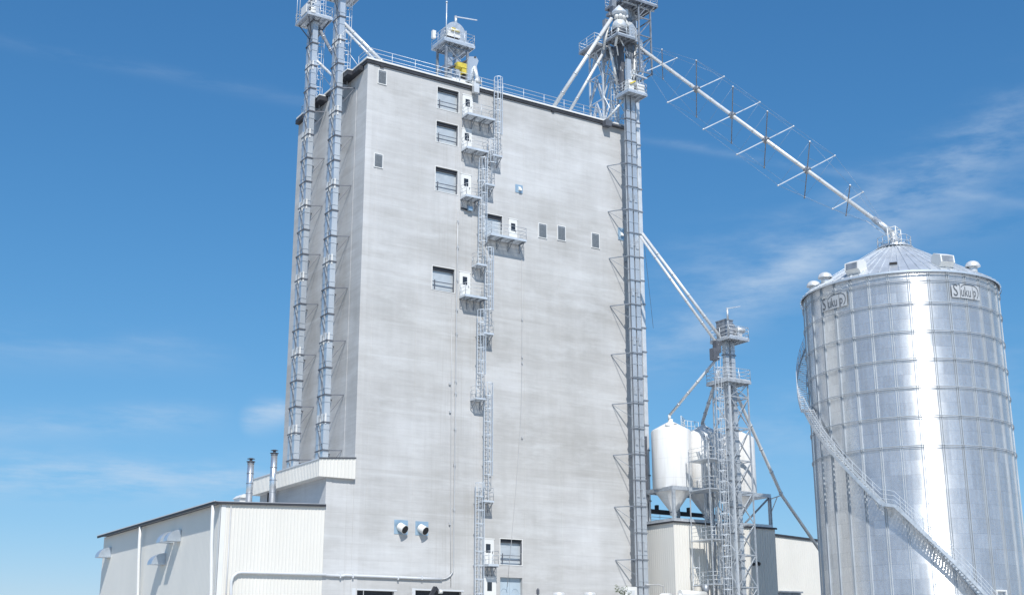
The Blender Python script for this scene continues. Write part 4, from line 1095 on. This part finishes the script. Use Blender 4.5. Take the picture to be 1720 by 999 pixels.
# support frame
tf = thing('tank_support_frame', 'grey steel frame holding the white tanks above the roof', 'steel frame', (36.2, -1.4, WZ))
FX = [30.34, 34.25, 38.2, 42.1]; FY0, FY1, FT = -3.45, .72, 17.35
m = MB()
m.bx(30.2, 42.25, FY0-.09, FY0+.09, FT-.34, FT); m.bx(30.2, 42.25, FY1-.09, FY1+.09, FT-.34, FT)
for x in FX: m.bx(x-.09, x+.09, FY0+.092, FY1-.092, FT-.34, FT-.004)
m.bx(30.2, 42.25, FY0-.12, FY0+.12, WZ+.105, WZ+.33); m.bx(30.22, 30.46, FY0+.125, FY1, WZ+.105, WZ+.33); m.bx(30.2, 42.25, FY1-.12, FY1+.12, WZ+.105, WZ+.33)
m.build('beam', 'galv', tf)
for x in FX:
    for y in (FY0, FY1):
        m = MB(); m.bx(x-.13, x-.09, y-.13, y+.13, WZ+.335, FT-.345); m.bx(x+.09, x+.13, y-.13, y+.13, WZ+.335, FT-.345); m.bx(x-.088, x+.088, y-.02, y+.02, WZ+.335, FT-.345); m.build('post', 'galv', tf)
m = MB(); m.beam((42.0, FY0+.02, FT-.4), (38.9, FY0+.02, WZ+.35), .14); m.beam((38.3, FY1, FT-.4), (42.0, FY1, WZ+.4), .1); m.build('brace', 'galv_dark', tf)
m = MB(); rails(m, [(30.5, FY1+.5), (42.0, FY1+.5)], WZ+.1, 1.1, 4, 1.9, .025); m.build('railing', 'galv', tf)
cz = FY(1150, 862, FY1+.9).z
m = MB(); m.tube((30.3, FY1+.9, cz), (42, FY1+.9, cz-.1), .22, 10); m.bx(30.4, 41.9, FY1+.75, FY1+1.0, WZ+.15, WZ+.35)
for x in (32.4, 34.2, 36.3): m.bx(x-.12, x+.12, FY1+.75, FY1+1.1, cz, cz+.6)
tag(m.build('screw_conveyor', 'dark'), 'black horizontal conveyor lying behind the hoppers', 'conveyor')
m = MB(); m.bx(30.36, 30.84, FY1+.12, FY1+.5, WZ+.1, FT+5.2)
tag(m.build('steel_post', 'steel_dark'), 'dark steel post behind the left end of the tank frame', 'post')
TX = [31.98, 35.95, 39.92]; TY = -1.38; TR = 1.87
for k, x in enumerate(TX):
    t = thing('storage_tank', ['leftmost glossy white hopper tank', 'middle white hopper tank with faint pipe shadows', 'rightmost white hopper tank behind the lattice tower'][k], 'tank', (x, TY, FT), 'white hopper tanks')
    m = MB(); m.lathe((x, TY), [(TR-.06, FT-.1), (TR, FT+.05), (TR, 22.72), (TR-.08, 22.86), (.22, 23.72), (.22, 23.95), (.02, 23.95)], 56); m.build('tank_shell', 'tank', t)
    m = MB(); m.lathe((x, TY), [(TR-.1, FT-.11), (.32, 15.25), (.32, 14.9), (.02, 14.9)], 40); m.build('hopper_cone', 'tank', t)
    m = MB(); m.lathe((x, TY), [(.38, 15.25), (.38, 15.15), (.2, 15.15)], 20); m.build('outlet_flange', 'galv_dark', t)
    if k == 0:
        m = MB(); m.tube((x-1.1, TY-.9, 23.0), (x-1.1, TY-.9, 23.3), .25, 12); m.build('roof_hatch', 'tank', t)
    m = MB(); m.bx(x-.35, x-.05, TY-.95, TY-.75, 23.31, 23.38); m.build('nameplate', 'black', t)
m = MB(); rails(m, [(32.5, -2.3), (34.0, -1.0)], 23.2, 1.0, 4, 1.2, .03); rails(m, [(33.9, -1.0), (35.7, -1.0)], 23.1, 1.0, 2, .4, .025)
m.bx(32.3, 35.8, -1.1, -.5, 23.05, 23.12)
tag(m.build('tank_walkway_railing', 'white'), 'white railing bridging the left and middle tank tops', 'railing')
m = MB(); rails(m, [(34.3, -3.55), (36.6, -3.55)], FT, 1.07, 3, 1.1, .025); m.bx(34.2, 36.7, -3.9, -3.46, FT+.004, FT+.06)
tag(m.build('tank_walkway_railing', 'galv'), 'low railing at the foot of the middle tank', 'railing')

# ------------------------------------------------------------------ small lattice tower in front
lt = thing('lattice_tower', 'tall cross-braced lattice tower in front of the white tank building', 'lattice tower', (34.8, -6.9, 0))
DX0, DX1, DY0, DY1 = 33.6, 35.85, -8.0, -5.7
dp = [(DX0, DY0), (DX1, DY0), (DX1, DY1), (DX0, DY1)]
DT = 26.55
for i, p in enumerate(dp):
    m = MB(); m.beam((*p, 0), (*p, DT), .15 if i == 0 else .11); m.build('post', 'galv_light' if i == 0 else 'galv', lt)
lv = [0, 2.6, 5.4, 8.2, 11.0, 13.75, 16.6, 19.4, 22.4, 25.25]
m = MB()
for i in range(len(lv)-1):
    for a, b in zip(dp, dp[1:]+dp[:1]):
        m.beam((*a, lv[i+1]), (*b, lv[i+1]), .10)
        m.beam((*a, lv[i]), (*b, lv[i+1]), .07); m.beam((*b, lv[i]), (*a, lv[i+1]), .07)
for a, b in zip(dp, dp[1:]+dp[:1]): m.beam((*a, lv[-1]), (*b, DT), .06); m.beam((*b, lv[-1]), (*a, DT), .06)
m.build('bracing', 'galv', lt)
leg('bucket_elevator', 'slim bucket elevator rising inside the front lattice tower', [(34.15, 34.55, -7.1, -6.65), (34.85, 35.3, -7.1, -6.65)], 0, 30.6, (34.7, -6.9), None, 0, brackets=False, hatch=False, bm_='galv_dark')
pl1 = plat('lower railed platform of the front lattice tower', 33.1, 36.0, -8.35, -5.4, 26.8, t_=.26)
pl2 = plat('top railed platform of the front lattice tower', 33.6, 36.05, -8.35, -5.6, 30.85)
t = thing('elevator_head_house', 'boxy grey elevator head with motor and davit above the front lattice tower', 'elevator head', (34.6, -7, 30.85))
m = MB(); m.bx(33.85, 34.75, -7.6, -6.3, 30.86, 32.55); m.bx(33.8, 34.8, -7.65, -6.25, 32.55, 32.66)
m.prism([(34.75, 30.86), (34.75, 32.5), (35.1, 32.35), (35.35, 31.95), (35.42, 31.4), (35.42, 30.86)], 'y', -7.4, -6.6); m.build('head_housing', 'galv_dark', t)
m = MB(); m.tube((35.0, -7.8, 31.75), (35.9, -7.8, 31.75), .24, 14); m.bx(35.0, 35.6, -7.9, -7.5, 31.0, 31.5); m.build('motor', 'spout', t)
m = MB(); q = FY(1221.5, 517, -8.2); m.tube((q.x, -8.2, 30.86), (q.x, -8.2, q.z), .07, 8); m.tube((q.x, -8.2, q.z-1.2), (q.x, -8.2, q.z), .10, 8); m.beam((q.x, -8.2, q.z-.05), (q.x+1.35, -8.5, q.z+.28), .08); m.build('davit', 'galv', t)
m = MB(); p = FY(1200, 603, -7.2); m.bx(p.x-.3, p.x+.35, -7.5, -6.9, p.z-.1, p.z+1.0); m.bx(p.x+.2, p.x+.8, -7.3, -6.8, p.z+.7, p.z+1.8); m.build('diverter', 'steel_dark', t)
for (x, lab) in ((0, 'main caged ladder on the left of the front lattice tower'),):
    t = thing('caged_ladder', lab, 'ladder', (33.1, -7.0, 0))
    ladder(t, 33.4, -7.2, 0, 28.1, (-1, 0), 2.3, .24, .95, .38)
t = thing('pipe_bundle', 'dense bundle of thin conveying pipes bending down beside the middle tank', 'pipes', (34, -4.6, 0))
rnd = random.Random(5)
for i in range(12):
    px = 1186+3.1*i; Y = -4.3-.09*(i % 5); k = rnd.uniform(-3, 3)
    pts = [FY(px-9, 722+5*i+k, Y+.6), FY(px-2, 727+5*i+k, Y), FY(px+1, 738+5*i+k, Y), FY(px+2, 770+3*i, Y)]
    for py in (800, 850, 900, 950, 1000): pts.append(FY(px+2+(py-770)*.045+rnd.uniform(-2.2, 2.2), py, Y))
    q = pts[-1]; pts.append(V(q.x, q.y, 0))
    m = MB(); m.path(pts, .045+.02*(i % 3), 7); m.build('pipe', ['galv', 'spout', 'galv_dark', 'galv_light'][i % 4], t)
for i in range(26):
    py = 735+i*10+rnd.uniform(-4, 4); px = rnd.uniform(1190, 1218)+(py-770)*.045; p = FY(px, py, -4.9)
    m = MB(); m.beam(p, p+V(rnd.uniform(.4, 1.0), .1, rnd.uniform(-.6, .6)), .07); m.build('pipe_clamp', ['galv_dark', 'galv'][i % 2], t)
m = MB()
for z in (4.2, 8.4, 12.3, 16.8, 19.5): m.bx(31.7, 33.5, -6.9, -4.0, z, z+.1); rails(m, [(31.75, -4.1), (31.75, -6.85), (33.45, -6.85)], z+.1, 1.05, 3, 1.4, .022)
for (x, y) in ((31.75, -6.85), (33.45, -4.1), (31.75, -4.1)): m.beam((x, y, 0), (x, y, 20.5), .08)
tag(m.build('access_scaffold', 'galv'), 'narrow multi-level access scaffold left of the front lattice tower', 'scaffold')
m = MB()
for z in (2.0, 3.6, 5.2, 6.8, 8.4, 10.0):
    pts = [V(32.0+.0*z+.42*cos(R(a)), -4.3+.42*sin(R(a)), z) for a in range(0, 361, 30)]
    m.path(pts, .03, 5)
for a in (90, 180, 270): m.tube((32+.42*cos(R(a)), -4.3+.42*sin(R(a)), 1.5), (32+.42*cos(R(a)), -4.3+.42*sin(R(a)), 11.0), .02, 5)
tag(m.build('ladder_hoops', 'galv'), 'free-standing ladder hoops against the white siding', 'ladder')
# spouts round the lattice tower
spout('upper of two parallel spouts from the right elevator to the front lattice tower', (28.75, -2.0, 41.7), (33.75, -7.0, 30.9), .15, bands=4)
spout('lower of two parallel spouts from the right elevator to the front lattice tower', (28.35, -2.2, 41.3), (33.2, -7.2, 30.1), .13, bands=4)
spout('pale spout from the front lattice tower down to the leftmost tank', (33.5, -6.6, 29.0), (TX[0]-.12, TY, 24.3), .13, 'spout')
m = MB(); m.tube((TX[0]-.12, TY, 24.35), (TX[0]-.12, TY, 23.9), .14, 12); tag(m.build('tank_inlet', 'white'), 'short white inlet stub on the leftmost tank', 'pipe')
spout('grey double spout from the front lattice tower down to the middle tank', (33.9, -6.3, 27.9), (TX[1]-.1, TY, 23.9), .16, 'galv')
a, b, c = FY(1243, 675, -6.2), FY(1313, 831, -4.6), FY(1378, 925, -3.9)
t = thing('grain_spout', 'long grey spout running down right past the tank frame toward the bin', 'spout', tuple(c))
m = MB(); m.path([a+V(-1.0, 0, 1.9), a, b, c+(c-b)*.3], .16, 12); m.build('pipe', 'spout', t)
m = MB()
for f in (.25, .5, .75, .98): q = a.lerp(b, f); u_ = (b-a).normalized(); m.tube(q-u_*.06, q+u_*.06, .2, 12)
m.build('flange', 'galv', t)
m = MB(); m.beam((42.1, FY0, FT-.5), b, .09); m.beam((42.2, FY0, FT-1.8), b.lerp(V(42.1, FY0, FT-.5), .35), .07); m.build('strut', 'galv', t)
m = MB(); a_, b_ = FY(1150, 300, 3), FY(1110, 410, 3)
m.tube((30.9, 1.3, 49), (38.5, 9, 36), .02, 5); tag(m.build('guy_wire', 'cable'), 'thin guy wire falling right from the tall elevator', 'wire')

# ------------------------------------------------------------------ odds and ends at the foot of the picture
for px, lab in ((938.5, 'left squat round vent cap in front of the tower'), (990.5, 'right squat round vent cap in front of the tower')):
    p = FY(px, 994.5, -3); t = thing('vent_cap', lab, 'vent', (p.x, -3, 0), 'round vent caps before the tower')
    m = MB(); m.tube((p.x, -3, 0), (p.x, -3, p.z-.55), .32, 20); m.build('pipe', 'galv', t)
    m = MB(); m.lathe((p.x, -3), [(.30, p.z-.55), (.52, p.z-.5), (.52, p.z-.08), (.45, p.z), (.02, p.z+.03)], 24); m.build('cap', 'spout', t)
t = thing('blower_duct', 'curved white intake duct before the tank building, with upturned mouth', 'duct', (31, -6, 0))
p = FY(1154, 993, -6); q = FY(1184, 984, -6)
m = MB(); m.tube((p.x-.8, -6, p.z-.2), (q.x, -6, p.z-.25), .34, 18); m.tube((p.x-.6, -6, 0), (p.x-.6, -6, p.z-.2), .3, 16); m.build('duct', 'white', t)
m = MB(); m.tube((q.x, -6, p.z-.3), (q.x+.1, -6, q.z+.1), .18, 4, .45); m.build('mouth', 'galv_dark', t)
t = thing('blower_duct', 'curved white duct elbow left of the upturned intake duct', 'duct', (28.4, -6, 0))
p = FY(1105, 997, -6)
m = MB(); m.path([(p.x-.3, -6, 0), (p.x-.3, -6, p.z-1.2), (p.x, -6, p.z-.5), (p.x+.5, -6, p.z-.25), (p.x+1.3, -6, p.z-.2)], .33, 18); m.build('duct', 'white', t)
t = thing('conduit', 'thin grey conduit arching from the tall elevator to the white siding', 'conduit', (29, -2, 0))
pz = FY(1085, 981, -2).z; m = MB(); m.path([(28.0, -1.9, pz-.0), (28.6, -2.0, pz), (29.4, -2.0, pz+.05), (29.9, -2.1, pz-.1), (30.05, -2.1, pz-.6), (30.05, -2.1, 0)], .05, 6); m.build('pipe', 'conduit', t)
p = FY(1062, 985, -2.5); t = thing('control_cabinet', 'white cabinet left of the tall elevator foot', 'cabinet', (p.x, -2.5, 0))
m = MB(); m.bx(p.x-1.0, p.x+.35, -2.7, -1.9, 0, p.z); m.build('body', 'white', t); m = MB(); m.bx(p.x-.75, p.x+.1, -2.73, -2.703, p.z-2.0, p.z-.3); m.build('door', 'sign_white', t)
p = FY(1049, 985, -4.5); t = thing('young_tree', 'sparse dark twiggy tree top before the tower, lower right', 'tree', (p.x, -4.5, 0))
m = MB(); m.tube((p.x, -4.5, 0), (p.x, -4.5, p.z-.3), .07, 6, .03); rnd = random.Random(2)
br = []
for i in range(14):
    a = rnd.uniform(0, 6.28); z = p.z-rnd.uniform(.2, 1.8); q = V(p.x+.75*cos(a), -4.5+.75*sin(a), z+rnd.uniform(.3, .7)); m.tube((p.x, -4.5, z), q, .02, 4, .008); br.append((V(p.x, -4.5, z), q))
m.build('trunk', 'steel_dark', t)
m = MB()
for a_, b_ in br:
    for j in range(16):
        c = a_.lerp(b_, rnd.uniform(.3, 1.1))+V(rnd.uniform(-.18, .18), rnd.uniform(-.18, .18), rnd.uniform(-.15, .15)); e = V(rnd.uniform(-1, 1), rnd.uniform(-1, 1), rnd.uniform(-1, 1)).normalized()*.1; f_ = e.orthogonal().normalized()*.05
        m.add([c-e, c+f_, c+e, c-f_], [(0, 1, 2, 3)])
m.build('crown', 'leaf', t)
p = FY(903.5, 987, -3); m = MB(); m.tube((p.x, -3, 0), (p.x, -3, p.z), .06, 8); m.bx(p.x-.09, p.x+.09, -3.1, -2.9, p.z-.5, p.z-.1)
tag(m.build('pole', 'steel_dark'), 'thin dark pole in front of the lower tower wall', 'pole')
p = FY(733, 985.5, -2.2); t = thing('loading_arm', 'dark articulated loading arm at the right truck bay', 'loading arm', (p.x, -2.2, 0))
m = MB(); m.beam((p.x-.7, -2.2, p.z-1.0), (p.x-.1, -2.2, p.z), .28); m.beam((p.x-.1, -2.2, p.z), (p.x+.8, -2.2, p.z-1.1), .2); m.beam((p.x-.7, -2.2, 0), (p.x-.7, -2.2, p.z-.9), .25); m.build('arm', 'dark', t)
m = MB(); m.tube((p.x+.15, -2.35, p.z-.35), (p.x+.45, -2.35, p.z-.35), .16, 10); m.build('joint_cover', 'white', t)

for o in bpy.data.objects:
    if '_L' in o: del o['_L']
